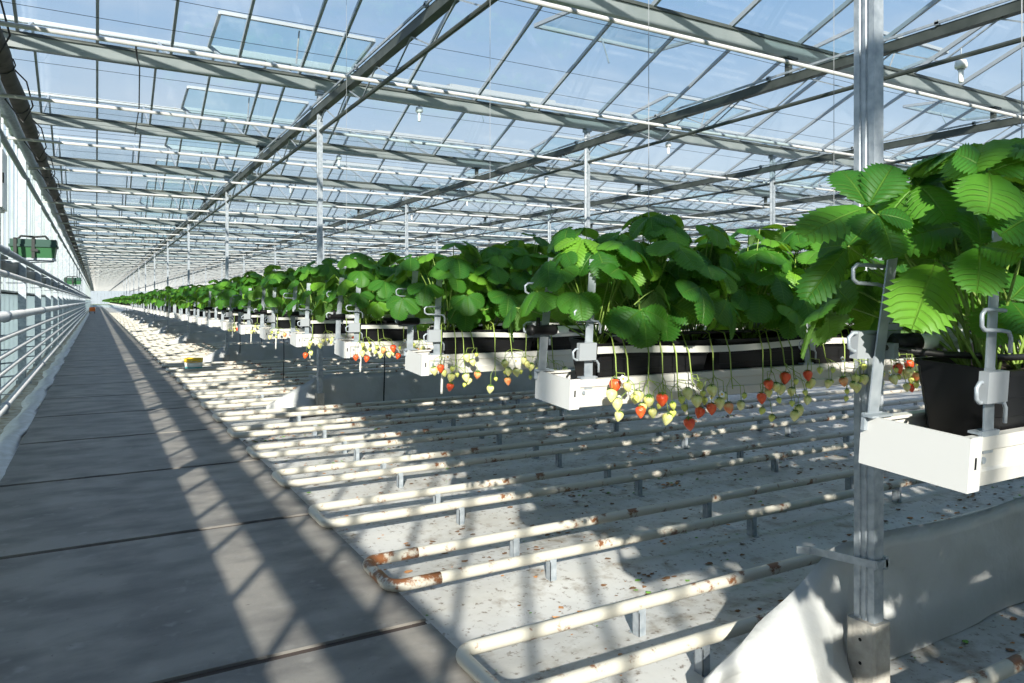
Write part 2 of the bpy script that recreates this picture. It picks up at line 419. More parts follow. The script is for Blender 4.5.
# roof gutters
prof = [(-0.085, 0.15), (-0.075, 0.155), (-0.035, 0.02), (0.035, 0.02), (0.075, 0.155), (0.085, 0.15), (0.045, 0.0), (-0.045, 0.0)]
GRP_G = 'aluminium roof gutters spanning across the hall'
for k in range(k0, k1 + 1):
    ya = GY0 + SP * k
    if ya > HALL_Y1: continue
    n = k + 1 - 0
    b = MB(); b.extrude_x([(y, z) for y, z in prof], HALL_X0, HALL_X1)
    vis = k >= 1
    lab = ('aluminium roof gutter crossing overhead, %s above the path from the camera side' % ordw(k) if vis and k <= 12 else
           'far aluminium roof gutter near the distant end of the hall' if vis else 'aluminium roof gutter above and behind the first crop row')
    t = thing('roof_gutter', lab, 'gutter', (0, ya, GUT_Z), GRP_G if vis and k <= 12 else ('distant roof gutters' if vis else 'roof gutters behind the viewer'))
    b.build('gutter_profile', [M['alu']], t)
    fb = MB(); fb.box(HALL_X0, HALL_X1, -0.1, -0.082, 0.13, 0.165); fb.box(HALL_X0, HALL_X1, 0.082, 0.1, 0.13, 0.165)
    fb.build('glass_flange', [M['galv_dark']], t)

# roof vents (open) hinged at ridges
VENT_W = 2.19
def vent(xc, kk, side, label, group):
    ym = GY0 + SP * kk + SP / 2; zr = gz + RISE + 0.05
    ang = math.radians(6)
    t = thing('roof_vent', label, 'vent', (xc, ym, zr), group)
    L_ = 1.15
    f = MB(); e = Vector((0, side * L_ * math.cos(ang), L_ * math.sin(ang)))
    h = VENT_W / 2
    for x in (-h, h): f.bar((x, 0, 0), (x, e.y, e.z), 0.04, 0.05)
    f.bar((-h, e.y, e.z), (h, e.y, e.z), 0.05, 0.05); f.bar((-h, 0, 0), (h, 0, 0), 0.05, 0.05)
    f.build('vent_frame', [M['bar']], t)
    p = MB(); p.add([(-h, 0, 0), (h, 0, 0), (h, e.y, e.z), (-h, e.y, e.z)], [(0, 1, 2, 3)]); p.build('vent_glass', [M['vent_glass']], t)
    r = MB(); r.tube([(0, e.y * 0.9, e.z * 0.9), (0.0, side * 0.85, -0.32)], 0.012, 6); r.build('push_rod', [M['galv']], t)
for kk in range(1, 13):
    for q, xc in enumerate((2.56, 10.6, 19.36, 28.1)):
        near = kk <= 5 and q < 2
        vent(xc, kk, -1, ('open tinted roof vent, %s one back above the %s bay of glass' % (ordw(kk), ['aisle side', 'second', 'third', 'fourth'][q]) if near else 'small open roof vent among the distant panes'),
             'open vents in the near roof' if near else 'open vents in the distant roof')
for kk in range(0, 10):
    for q, xc in enumerate((6.55, 15.3, 24.0)):
        near = kk <= 4 and q < 2
        vent(xc, kk, 1, ('open roof vent tilted away from the path, %s one back over the %s crop bay' % (ordw(kk + 1), ['inner', 'outer', 'far'][q]) if near else 'small open roof vent hinged on the far side of a ridge'),
             'open vents tilted away from the path' if near else 'distant vents tilted away')

# trusses along the aisle direction
TZ0, TZ1 = 3.69, 3.98
GRP_T = 'dark lattice trusses running down the hall'
c = MB(); c.box(-0.03, 0.03, -0.03, 0.03, TZ1 + 0.05, GUT_Z + 0.01); c.box(-0.08, 0.08, -0.07, 0.07, GUT_Z - 0.02, GUT_Z + 0.005); saddle_m = c.mesh('gutter_saddle', [M['galv_dark']])
for q in range(0, 10):
    x = POST_X + BAY * q
    t = thing('lattice_truss', 'dark steel lattice truss running down the hall, %s from the path' % ordw(q + 1), 'truss', (x, 0, 0), GRP_T)
    c = MB(); c.box(-0.045, 0.045, HALL_Y0 + 1, HALL_Y1, TZ1 - 0.05, TZ1 + 0.05); c.build('top_chord', [M['galv_dark']], t)
    c = MB(); c.box(-0.07, -0.055, HALL_Y0 + 1, HALL_Y1, TZ1 + 0.06, TZ1 + 0.085)
    yy = HALL_Y0 + 2
    while yy < HALL_Y1:
        c.box(-0.07, -0.03, yy, yy + 0.04, TZ1 + 0.05, TZ1 + 0.1); yy += 2.0
    c.build('screen_rail', [M['galv']], t)
    c = MB(); c.tube([(0, HALL_Y0 + 1, TZ0), (0, HALL_Y1, TZ0)], 0.024, 8); c.build('bottom_chord', [M['galv_dark']], t)
    c = MB(); yy = HALL_Y0 + 1; i = 0
    while yy < (HALL_Y1 if q < 4 else 60):
        c.bar((0, yy, TZ1 - 0.05 if i % 2 else TZ0), (0, yy + 0.5, TZ0 if i % 2 else TZ1 - 0.05), 0.013, 0.013); yy += 0.5; i += 1
    c.build('web_lattice', [M['galv']], t)
    for k in range(k0, 15):
        ya = GY0 + SP * k
        if k % 2 == 0 or q > 3: continue
        place('gutter_saddle', saddle_m, t, (0, ya, 0))

# posts with concrete feet
def post_parts():
    b = MB()   # ribbed C-profile, wide face towards the aisle
    w, d = 0.043, 0.029
    pr = [(-d, -w), (d, -w), (d, w), (-d, w), (-d, 0.020), (-d + 0.006, 0.016), (-d + 0.006, 0.010), (-d, 0.006), (-d, -0.006), (-d + 0.006, -0.010), (-d + 0.006, -0.016), (-d, -0.020)]
    n = len(pr)
    for z0, z1 in ((0.16, GUT_Z - SOIL),):
        bb = b.add([(x, y, z0) for x, y in pr] + [(x, y, z1) for x, y in pr], [])
        for j in range(n):
            k = (j + 1) % n; b.f.append((bb + j, bb + k, bb + n + k, bb + n + j)); b.m.append(0)
    return b
post_mesh = post_parts().mesh('post_profile', [M['galv']])
fb = MB()
def chamfer_block(mb, w, d, z0, z1, c):
    pr = [(-w + c, -d), (w - c, -d), (w, -d + c), (w, d - c), (w - c, d), (-w + c, d), (-w, d - c), (-w, -d + c)]
    n = 8; b = mb.add([(x, y, z0) for x, y in pr] + [(x, y, z1) for x, y in pr], [])
    for j in range(n): mb.f.append((b + j, b + (j + 1) % n, b + n + (j + 1) % n, b + n + j)); mb.m.append(0)
    mb.f.append(tuple(b + n + j for j in range(n))); mb.m.append(0)
chamfer_block(fb, 0.052, 0.060, -0.1, 0.30, 0.008)
foot_mesh = fb.mesh('concrete_foot', [M['concrete_block']])
hb = MB()
hb.lathe([(0.007, 0), (0.007, 0.004)], 10, (-0.0525, 0, 0), rot=Euler((0, PI / 2, 0)).to_matrix())
hole_mesh = hb.mesh('anchor_hole', [M['black']])
cap_b = MB(); cap_b.box(-0.05, 0.05, -0.06, 0.06, GUT_Z - SOIL - 0.05, GUT_Z - SOIL); cap_mesh = cap_b.mesh('head_plate', [M['galv']])
brk = MB(); brk.bar((-0.034, -0.06, 0.53), (-0.034, 0.24, 0.50), 0.008, 0.03); brk.bar((-0.034, 0.24, 0.50), (-0.08, 0.27, 0.50), 0.008, 0.03); brk.box(-0.04, 0.04, -0.055, -0.046, 0.51, 0.54); brk.box(0.026, 0.04, -0.055, -0.03, 0.50, 0.55)
brk_mesh = brk.mesh('sheet_bracket', [M['galv']])
GRP_P = 'galvanised posts in the line nearest the path'
for q in range(0, 6):
    for i in range(0, 12):
        x, y = POST_X + BAY * q, POST_Y + SPAN * i
        if q >= 3 and i > 5: continue
        if q == 0:
            lab = ('big galvanised post on a concrete foot beside the first crop row' if i == 0 else 'galvanised post on a concrete foot, %s post down the path from the big one' % ordw(i) if i < 6 else 'tiny galvanised post far down the path side')
            grp = GRP_P if i < 6 else 'tiny far posts of the path side line'
        elif q < 3 and i < 5:
            lab = 'galvanised post rising from the crop in the %s line from the path, %s one back' % (ordw(q + 1), ordw(i + 1)); grp = 'galvanised posts standing among the rows'
        else:
            lab = 'thin distant galvanised post rising behind the crop'; grp = 'thin distant posts behind the crop'
        t = thing('support_post', lab, 'post', (x, y, SOIL), grp)
        place('post_profile', post_mesh, t)
        place('concrete_foot', foot_mesh, t); place('head_plate', cap_mesh, t)
        if q == 0 and i < 2:
            for hz in (0.14, 0.23): place('anchor_hole', hole_mesh, t, (0, 0, hz))
        if q == 0 and i < 6: place('sheet_bracket', brk_mesh, t)

# overhead white tubes across the hall
TUBE_Z = CAM_Z + 2.40
GRP_W = 'white tubes spanning across under the roof'
for i in range(-2, 74):
    y = 5.0 + 2.667 * i
    if y > 198: break
    b = MB(); x0 = -1.05 if i % 3 else -1.2
    b.tube([(x0, y, TUBE_Z), (HALL_X1 - 0.1, y, TUBE_Z)], 0.021, 10)
    lab = ('white overhead tube spanning the hall, %s one from the front' % ordw(i + 1) if 0 <= i < 14 else 'thin far white tube spanning under the roof' if i >= 14 else 'white overhead tube behind the first row')
    t = tag(b.build('overhead_tube', [M['white_paint']], None, True), lab, 'tube', GRP_W if 0 <= i < 14 else ('far overhead tubes' if i >= 14 else 'tubes behind the viewer'))
# thin screen wires
n = 0
for k in range(1, 5):
    for dy in (0.5, 1.3, 2.1, 2.9, 3.5):
        y = GY0 + SP * k + dy - (0.6 if dy < 1 else 0) ; n += 1
        b = MB(); pts = [(HALL_X0 + (HALL_X1 - HALL_X0) * j / 20, y + 0.01 * math.sin(j * 1.7 + n), TZ1 + 0.1 + 0.01 * math.sin(j * 2.3 + n)) for j in range(21)]
        b.tube(pts, 0.0026, 4)
        tag(b.build('screen_wire', [M['black']]), 'thin dark screen wire strung across under the glass, %s from the front' % ordw(n), 'wire', 'thin screen wires under the roof')
# hanging fogger nozzles
def fogger(loc, label):
    t = thing('fog_nozzle', label, 'nozzle', loc, 'white fog nozzles hanging under the roof')
    b = MB(); b.lathe([(0.02, 0.0), (0.045, -0.01), (0.055, -0.05), (0.052, -0.075), (0.03, -0.085)], 14); b.build('cup', [M['wpvc']], t, True)
    b = MB(); b.lathe([(0.022, -0.085), (0.022, -0.20), (0.018, -0.21)], 12); b.build('stem', [M['wpvc']], t, True)
    b = MB(); b.lathe([(0.032, -0.08), (0.032, -0.092)], 12); b.build('collar', [M['clip']], t)
    b = MB(); b.tube([(0, 0, 0), (0, 0, 0.12)], 0.006, 6); b.build('hanger_rod', [M['galv']], t)
fogger((4.03, 9.775, GUT_Z - 0.02), 'white fog nozzle under the roof gutter above the hall beside the first truss')
fogger((8.72, 9.775, GUT_Z - 0.02), 'white fog nozzle under the gutter over the outer rows beyond the second truss')
fogger((POST_X + BAY, 3.83, TZ0 - 0.03), 'large white fog nozzle hanging from the truss beyond the big post')
for j, y in enumerate((13.775, 17.775, 21.775, 25.775)):
    for q, x in enumerate((4.03, 8.72)):
        fogger((x, y, GUT_Z - 0.02), 'small white fog nozzle under the %s gutter back, %s of its pair' % (ordw(j + 2), ['inner', 'outer'][q]))

# ------------------------------------------------------------------ left wall: screen roll, pipes, boxes, foil
b = MB()
prf = []
for j in range(14):
    a = 2 * PI * j / 14; prf.append((-0.95 + 0.14 * math.cos(a), 4.10 + 0.11 * math.sin(a)))
ysr = [HALL_Y0 + 0.8 * j for j in range(int((HALL_Y1 - HALL_Y0) / 0.8) + 1)]
rings = []
for j, y in enumerate(ysr):
    k = len(b.v); sgn = 0.012 * math.sin(j * 2.6) + 0.008 * math.sin(j * 1.3)
    for x, z in prf: b.v.append((x + sgn, y, z + sgn * 0.8))
    rings.append(k)
for a, c in zip(rings, rings[1:]):
    for j in range(14): b.f.append((a + j, c + j, c + (j + 1) % 14, a + (j + 1) % 14)); b.m.append(0)
t = thing('rolled_screen', 'dark rolled screen bundle running along the top of the side wall', 'screen', (0, 0, 0))
b.build('screen_cloth', [M['curtain']], t, True)
b = MB(); b.tube([(-0.95 + 0.15 * math.cos(a), 0, 4.10 + 0.12 * math.sin(a)) for a in [2 * PI * i / 12 for i in range(13)]], 0.008, 5); tbm = b.mesh('tie_band', [M['strap']])
for i in range(25): place('tie_band', tbm, t, (0, 6.0 + 2.0 * i, 0))
b = MB(); b.bar((-0.95, HALL_Y0, 4.22), (-0.95, HALL_Y1, 4.22), 0.05, 0.06); b.build('carrier_rail', [M['galv_dark']], t)

def wall_pipe(x, z, r, label, mname='pipe_white', couplings=True, group='pipes along the side wall'):
    t = thing('wall_pipe', label, 'pipe', (x, 0, z), group)
    b = MB(); b.tube([(0, HALL_Y0 + 0.5, 0), (0, HALL_Y1 - 0.5, 0)], r, 12); b.build('pipe_run', [M[mname]], t, True)
    if couplings:
        b = MB(); b.tube([(0, 0, 0), (0, 0.16, 0)], r * 1.22, 12); cm = b.mesh('coupling', [M['galv']], True); yy = 9.6
        while yy < 50:
            place('coupling', cm, t, (0, yy, 0)); yy += 6.2
for i, z in enumerate((0.265, 0.478, 0.653, 0.826, 1.015)):
    wall_pipe(-0.87, z, 0.040 if i == 0 else 0.026, 'white wall heating pipe, %s one up from the floor' % ordw(i + 1), couplings=(i == 0))
wall_pipe(-0.87, 1.25, 0.055, 'thick pale pipe on the wall above the five thin heating pipes')
wall_pipe(-0.87, 1.715, 0.034, 'grey white handrail pipe on the side wall below the green boxes')
wall_pipe(-0.87, 1.97, 0.036, 'upper grey pipe along the side wall just beneath the green boxes', 'galv')
wall_pipe(-1.0, 3.88, 0.07, 'fat pale grey pipe high on the side wall under the rolled screen', 'galv')
wall_pipe(-1.1, 3.62, 0.042, 'slim grey pipe high on the wall beneath the fat pipe', 'galv')
# flat girder on the side wall behind the two upper pipes
b = MB(); b.box(-1.215, -1.19, HALL_Y0 + 1, HALL_Y1 - 1, 1.83, 2.10); t = b.build('wall_girder', [M['galv_dark']]); tag(t, 'flat dark steel girder on the side wall behind the two upper pipes', 'girder')
# wall pillars
pb = MB(); pb.box(-0.06, 0.06, -0.06, 0.06, -0.1, 4.1); pm = pb.mesh('pillar_profile', [M['galv']])
bb = MB(); bb.box(-0.09, 0.14, -0.1, 0.1, -0.12, 0.02); bm_ = bb.mesh('base_plate', [M['galv']])
ab = MB()
for z in (0.478, 0.653, 0.826, 1.015): ab.tube([(0.0, 0, z - 0.05), (0.22, 0, z - 0.035), (0.28, 0, z - 0.032)], 0.012, 6)
for z in (1.715, 2.01, 0.265, 1.25): ab.bar((0.05, 0.0, z - 0.06), (0.30, 0.0, z - 0.06), 0.03, 0.012)
am = ab.mesh('pipe_bracket', [M['galv']])
for i in range(0, 24):
    y = 3.5 + 4.0 * i
    lab = 'steel wall pillar carrying the pipes, %s one along the side wall' % ordw(i + 1) if i < 10 else 'distant steel pillar of the side wall'
    t = thing('wall_pillar', lab, 'pillar', (-1.14, y, 0), 'steel pillars along the side wall' if i < 10 else 'distant pillars of the side wall')
    place('pillar_profile', pm, t); place('base_plate', bm_, t); place('pipe_bracket', am, t)

def green_box(y, label):
    t = thing('storage_box', label, 'box', (-0.80, y, 1.99), 'green boxes hung on the side wall')
    b = MB(); b.hexa([(-0.26, -0.2, 0.06), (0.26, -0.2, 0.06), (0.26, 0.2, 0.06), (-0.26, 0.2, 0.06), (-0.28, -0.22, 0.22), (0.28, -0.22, 0.22), (0.28, 0.22, 0.22), (-0.28, 0.22, 0.22)]); b.build('box_body', [M['green_box']], t)
    b = MB(); b.box(-0.30, 0.30, -0.24, 0.24, 0.22, 0.255); b.box(-0.285, 0.285, -0.225, 0.225, 0.255, 0.33); b.build('lid', [M['green_lid']], t)
    for x in (-0.22, 0.0):
        b = MB(); b.box(x - 0.02, x + 0.02, -0.247, -0.24, 0.05, 0.34); b.box(x - 0.02, x + 0.02, -0.247, 0.247, 0.332, 0.345); b.build('strap', [M['strap']], t)
    b = MB(); b.box(-0.03, 0.06, -0.255, -0.247, 0.15, 0.19); b.build('latch', [M['strap']], t)
    b = MB(); b.tube([(-0.2, -0.05, 0.34), (-0.16, -0.05, 0.385), (0.0, -0.05, 0.375), (0.14, -0.05, 0.39), (0.18, -0.05, 0.34)], 0.016, 8); b.build('handle', [M['strap']], t)
    b = MB(); b.box(-0.3, 0.27, -0.2, 0.2, 0.03, 0.06); b.bar((-0.34, -0.15, 0.0), (0.24, -0.15, 0.03), 0.03, 0.03); b.bar((-0.34, 0.15, 0.0), (0.24, 0.15, 0.03), 0.03, 0.03); b.build('shelf_bracket', [M['galv']], t)
green_box(12.9, 'larger looking green box with dark lid on the wall, first along the path')
green_box(33.0, 'smaller looking green box further along the wall beyond the first green box')
# white cabinet high on wall
t = thing('wall_cabinet', 'white electrical cabinet high on the glass side wall', 'cabinet', (-1.08, 10.6, 2.5))
b = MB(); b.box(-0.2, 0.10, -0.3, 0.3, 0.0, 0.72); b.build('cabinet_body', [M['white_paint']], t)
b = MB(); b.box(0.10, 0.125, -0.29, 0.29, 0.02, 0.70); b.build('cabinet_door', [M['wpvc']], t)
b = MB(); b.box(0.125, 0.14, -0.26, -0.24, 0.3, 0.42); b.build('handle', [M['black']], t)
# foil gutter along path edge
b = MB(); rr = random.Random(3); ys_ = [HALL_Y0 + 0.35 * j for j in range(int(120 / 0.35))]
K = 9; rings = []
for j, y in enumerate(ys_):
    k = len(b.v)
    for i in range(K):
        a = PI * i / (K - 1)
        rad = 0.07 + 0.018 * math.sin(j * 0.9 + i) + rr.uniform(-0.01, 0.01)
        b.v.append((-0.775 - math.cos(a) * -rad * 1.7 + 0.02 * math.sin(j * 0.5) + rr.uniform(-.012, .012), y, -0.045 + math.sin(a) * rad * 0.75))
    rings.append(k)
for a, c in zip(rings, rings[1:]):
    for i in range(K - 1): b.f.append((a + i, c + i, c + i + 1, a + i + 1)); b.m.append(0)
tag(b.build('foil_edging', [M['foil']], None, True), 'crumpled white plastic foil along the path edge by the side wall', 'plastic foil')
b = MB(); rr = random.Random(4)
for j, y in enumerate(ys_):
    pass
# dangling black cables by the rolled screen
for i in range(5):
    y = 7.6 + i * 2.667
    b = MB(); pts = [(-0.88, y, 4.17), (-0.72, y + 0.1, 4.02), (-0.66, y + 0.15, 3.75), (-0.76, y + 0.2, 3.55), (-0.955, y + 0.3, 3.84)]
    b.tube(pts, 0.009, 6)
    tag(b.build('looped_cable', [M['hose']], None, True), 'black cable looping from the rolled screen to the wall, %s one back' % ordw(i + 1), 'cable', 'looped cables by the side wall')
b = MB(); b.tube([(0.32, 7.67, TUBE_Z - 0.02), (0.36, 8.3, TUBE_Z + 0.05), (0.44, 9.6, GUT_Z - 0.05), (0.52, 11.5, GUT_Z - 0.1), (0.56, 13.8, GUT_Z - 0.02)], 0.008, 6)
tag(b.build('hanging_cable', [M['hose']], None, True), 'thin black cable drooping between the overhead tubes above the path', 'cable')
# far trolley, yellow lidded bucket
t = thing('harvest_trolley', 'tiny orange trolley at the far end of the path', 'trolley', (-0.42, 96, 0))
b = MB(); b.box(-0.3, 0.3, -0.6, 0.6, 0.25, 0.33); b.box(-0.3, 0.3, 0.5, 0.6, 0.33, 0.7); b.build('deck', [M['orange']], t)
for x in (-0.25, 0.25):
    for y in (-0.45, 0.45):
        b = MB(); b.lathe([(0.12, -0.03), (0.12, 0.03)], 14, (x, y, 0.12), rot=Euler((0, PI / 2, 0)).to_matrix()); b.build('wheel', [M['black']], t)
        b = MB(); b.box(x - 0.02, x + 0.02, y - 0.02, y + 0.02, 0.1, 0.26); b.build('fork', [M['galv']], t)

# ------------------------------------------------------------------ U shaped heating rails on the ground
PIPE_Z, PIPE_R = 0.035, 0.029
def rail_mesh(x1, n):
    b = MB(); pts = []
    h, r = 0.20, 0.075
    pts.append((x1 - XEND, h, 0))
    seg = 8 if n > 6 else 4
    for i in range(12, 0, -1): pts.append((0.14 + (x1 - XEND - 0.14) * i / 13, h, 0))
    def arc(cx, cy, a0, a1):
        for i in range(seg + 1):
            a = math.radians(a0 + (a1 - a0) * i / seg); pts.append((cx + r * math.cos(a), cy + r * math.sin(a), 0))
    pts.append((0.14, h, 0)); arc(r, h - r, 90, 180); arc(r, -h + r, 180, 270)
    pts.append((0.14, -h, 0))
    for i in range(1, 13): pts.append((0.14 + (x1 - XEND - 0.14) * i / 13, -h, 0))
    pts.append((x1 - XEND, -h, 0))
    b.tube(pts, PIPE_R, n); return b
near_rail = rail_mesh(16.0, 12).mesh('rail_pipe', [M['pipe']], True)
far_rail = rail_mesh(14.0, 6).mesh('rail_pipe', [M['pipe']], True)
def support_mesh(x):
    b = MB(); z0 = SOIL - PIPE_Z - 0.005
    b.box(x - 0.02, x + 0.02, -0.25, 0.25, z0, z0 + 0.012)
    for s in (-1, 1):
        b.box(x - 0.02, x + 0.02, s * 0.2 - 0.024, s * 0.2 - 0.019, z0, -0.012); b.box(x - 0.02, x + 0.02, s * 0.2 + 0.019, s * 0.2 + 0.024, z0, -0.012)
        b.box(x - 0.02, x - 0.016, s * 0.2 - 0.024, s * 0.2 + 0.024, z0, -0.03)
    return b
sup_meshes = [support_mesh(0.92 + 1.55 * i).mesh('rail_support', [M['galv']]) for i in range(7)]
def elbow_mesh(lo, hi):
    r0 = rail_mesh(16.0, 12); return r0
# rusty sleeve around the U bend
def bend_mesh():
    b = MB(); pts = []; h, r = 0.20, 0.075; seg = 8
    pts.append((0.30, h, 0)); pts.append((0.14, h, 0))
    for cx, cy, a0, a1 in ((r, h - r, 90, 180), (r, -h + r, 180, 270)):
        for i in range(seg + 1):
            a = math.radians(a0 + (a1 - a0) * i / seg); pts.append((cx + r * math.cos(a), cy + r * math.sin(a), 0))
    pts.append((0.14, -h, 0)); pts.append((0.26, -h, 0))
    b.tube(pts, PIPE_R + 0.0012, 12); return b
bend = bend_mesh().mesh('rusty_bend', [M['pipe_rusty']], True)
for n in range(1, NROWS):
    y = row_y(n) + 0.50
    lab = ('cream U shaped heating pipe rail beside the foot of the big post' if n == 1 else
           'cream U shaped pipe rail with a rusty bend at the path edge' if n == 3 else
           'cream U shaped heating pipe rail on the ground, %s loop from the front' % ordw(n) if n < 24 else 'distant cream pipe rail loop beside the path')
    t = thing('heating_rail', lab, 'pipe rail', (XEND, y, PIPE_Z), 'U shaped heating pipe rails' if n < 24 else 'distant pipe rail loops')
    place('rail_pipe', near_rail if n < 10 else far_rail, t)
    if n == 3: tag(place('rusty_bend', bend, t), 'rust brown bend')
    if n < 12:
        for i, sm in enumerate(sup_meshes):
            if i < (7 if n < 6 else 3): place('rail_support', sm, t)

# ------------------------------------------------------------------ polythene sheets along the post lines
def sheet_mesh(seed, hi=True):
    rr = random.Random(seed); b = MB()
    xs = []; x = 0.0
    while x < 12: xs.append(x); x += 0.05 if x < 1.2 else (0.16 if x < 5 else 0.5)
    prof_n = 13; K = []
    ph = [rr.uniform(0, 6) for _ in range(8)]
    for x in xs:
        k = len(b.v)
        e = min(1.0, x / 0.66); H = 0.15 + (0.51 - 0.15) * e + 0.012 * math.sin(x * 5 + ph[0]) * e
        bulge = 0.24 * math.exp(-((x - 0.42) / 0.26) ** 2)
        ff = 0.045 + bulge + 0.02 * math.sin(x * 3.7 + ph[1])
        fb_ = 0.05 + 0.01 * math.sin(x * 2.9)
        for i in range(prof_n):
            u = i / (prof_n - 1)
            if u <= 0.5:
                q = u * 2; yy = -ff * (1 - q) ** 0.9 - 0.012; zz = H * (q ** 0.85)
                wr = (0.012 * math.sin(x * 11 + q * 4 + ph[2]) + 0.006 * math.sin(x * 27 - q * 7 + ph[3]) + 0.010 * math.sin(x * 5.3 + q * 9 + ph[4])) * math.sin(PI * min(1, q + 0.1))
                wr *= (1.0 + 2.2 * math.exp(-((x - 0.45) / 0.4) ** 2)); wr += 0.022 * math.exp(-((x - 0.40) / 0.35) ** 2) * math.sin(x * 21 + q * 2.5 * math.sin(x * 6)) * q ** 0.5 * (1 - q * 0.6)
                yy += wr; zz += 0.2 * wr * q
            else:
                q = (1 - u) * 2; yy = fb_ * (1 - q) + 0.012; zz = H * (q ** 0.9)
            b.v.append((x, yy, zz))
        K.append(k)
    for a, c in zip(K, K[1:]):
        for i in range(prof_n - 1): b.f.append((a + i, c + i, c + i + 1, a + i + 1)); b.m.append(0)
    # closed end
    k = K[0]; b.f.append(tuple(k + i for i in range(prof_n))); b.m.append(0)
    return b
rod_b = MB(); rod_b.tube([(0, 0, -0.02), (0.01, -0.02, 0.5), (0.0, -0.03, 1.07)], 0.009, 6); rod_mesh = rod_b.mesh('drain_hose', [M['hose']], True)
for i in range(0, 12):
    lab = ['white plastic sheet with a crumpled sunlit end behind the big post', 'grey shaded plastic sheet with lit end behind the second post', 'small plastic sheet behind the third post down the path'][i] if i < 3 else 'plastic sheet along the %s post line down the path' % ordw(i + 1)
    o = sheet_mesh(11 + i).build('plastic_sheet', [M['sheet']], None, True, (1.95, POST_Y + 0.20 + SPAN * i, SOIL + 0.004))
    tag(o, lab, 'plastic sheet', 'plastic sheets along the post lines')

# black drain hoses from row gutters
for n, x in ((9, 3.55), (12, 2.9), (16, 2.9), (17, 3.6)):
    o = place('drain_hose', rod_mesh, None, (x, row_y(n) + 0.02, SOIL + 0.02))
    tag(o, 'thin black drain hose dropping from the gutter of the %s row to the ground' % ordw(n), 'hose', 'drain hoses under the rows')

# bucket
t = thing('bucket', 'white bucket with bright yellow rim on the ground by the pipe rails', 'bucket', (1.72, row_y(14) + 0.50, PIPE_Z + 0.02))
b = MB(); b.lathe([(0.16, 0.0), (0.172, 0.13), (0.168, 0.13), (0.15, 0.01)], 20); b.build('bucket_body', [M['wpvc']], t, True)
b = MB(); b.lathe([(0.178, 0.125), (0.182, 0.20), (0.17, 0.20), (0.165, 0.125)], 20); b.build('rim', [M['yellow']], t, True)
b = MB(); b.lathe([(0.1615, 0.0), (0.165, 0.03)], 20); b.build('base_band', [M['teal']], t, True)
b = MB(); b.tube([(-0.175, 0, 0.19), (-0.12, -0.14, 0.16), (0, -0.19, 0.14), (0.12, -0.14, 0.16), (0.175, 0, 0.19)], 0.005, 6); b.build('bail_handle', [M['galv']], t, True)

# ------------------------------------------------------------------ hanging gutters
GZ = CAM_Z - 0.317
ROLL = math.radians(4.0)
def gutter_channel(x1):
    b = MB(); w, h, tk = 0.0925, 0.085, 0.004
    out = [(-w, h), (-w, 0.062), (-w + 0.006, 0.058), (-w + 0.006, 0.030), (-w, 0.026), (-w + 0.004, 0.0), (w - 0.004, 0.0), (w, 0.026), (w - 0.006, 0.03), (w - 0.006, 0.058), (w, 0.062), (w, h)]
    inn = [(w + 0.000, h), (w - 0.018, h), (w - 0.018, h - 0.006), (w - 0.008, h - 0.008), (w - 0.012, 0.028), (w - 0.01, tk), (-w + 0.01, tk), (-w + 0.012, 0.028), (-w + 0.008, h - 0.008), (-w + 0.018, h - 0.006), (-w + 0.018, h), (-w, h)]
    pr = out[:-1] + inn[:-1]
    pr = list(reversed(pr))
    n = len(pr); b.extrude_x(pr, 0.0, x1, closed=False)
    # close the loop without n-gon ends, then annular ends are hidden by the cap
    b.f.append((n - 1, 0, n, 2 * n - 1)); b.m.append(0)
    return b
chan_near = gutter_channel(12.0).mesh('channel', [M['gutter']])
chan_far = gutter_channel(7.0).mesh('channel', [M['gutter']])
cb = MB(); cb.box(-0.006, 0.0, -0.098, 0.098, -0.001, 0.089)
cb.box(-0.006, 0.030, -0.0985, -0.0945, -0.001, 0.089); cb.box(-0.006, 0.030, 0.0945, 0.0985, -0.001, 0.089); cb.box(-0.006, 0.03, -0.098, 0.098, -0.003, 0.0)
cap_m = cb.mesh('end_cap', [M['cap']])
sb = MB(); sb.box(0.010, 0.015, -0.0993, -0.0983, 0.035, 0.055); bo = MB(); bo.lathe([(0.006, 0), (0.006, 0.003)], 8, (0.05, -0.0900, 0.045), rot=Euler((PI / 2, 0, 0)).to_matrix()); bolt_m = bo.mesh('bolt', [M['galv']])
slot_m = sb.mesh('slot', [M['black']])
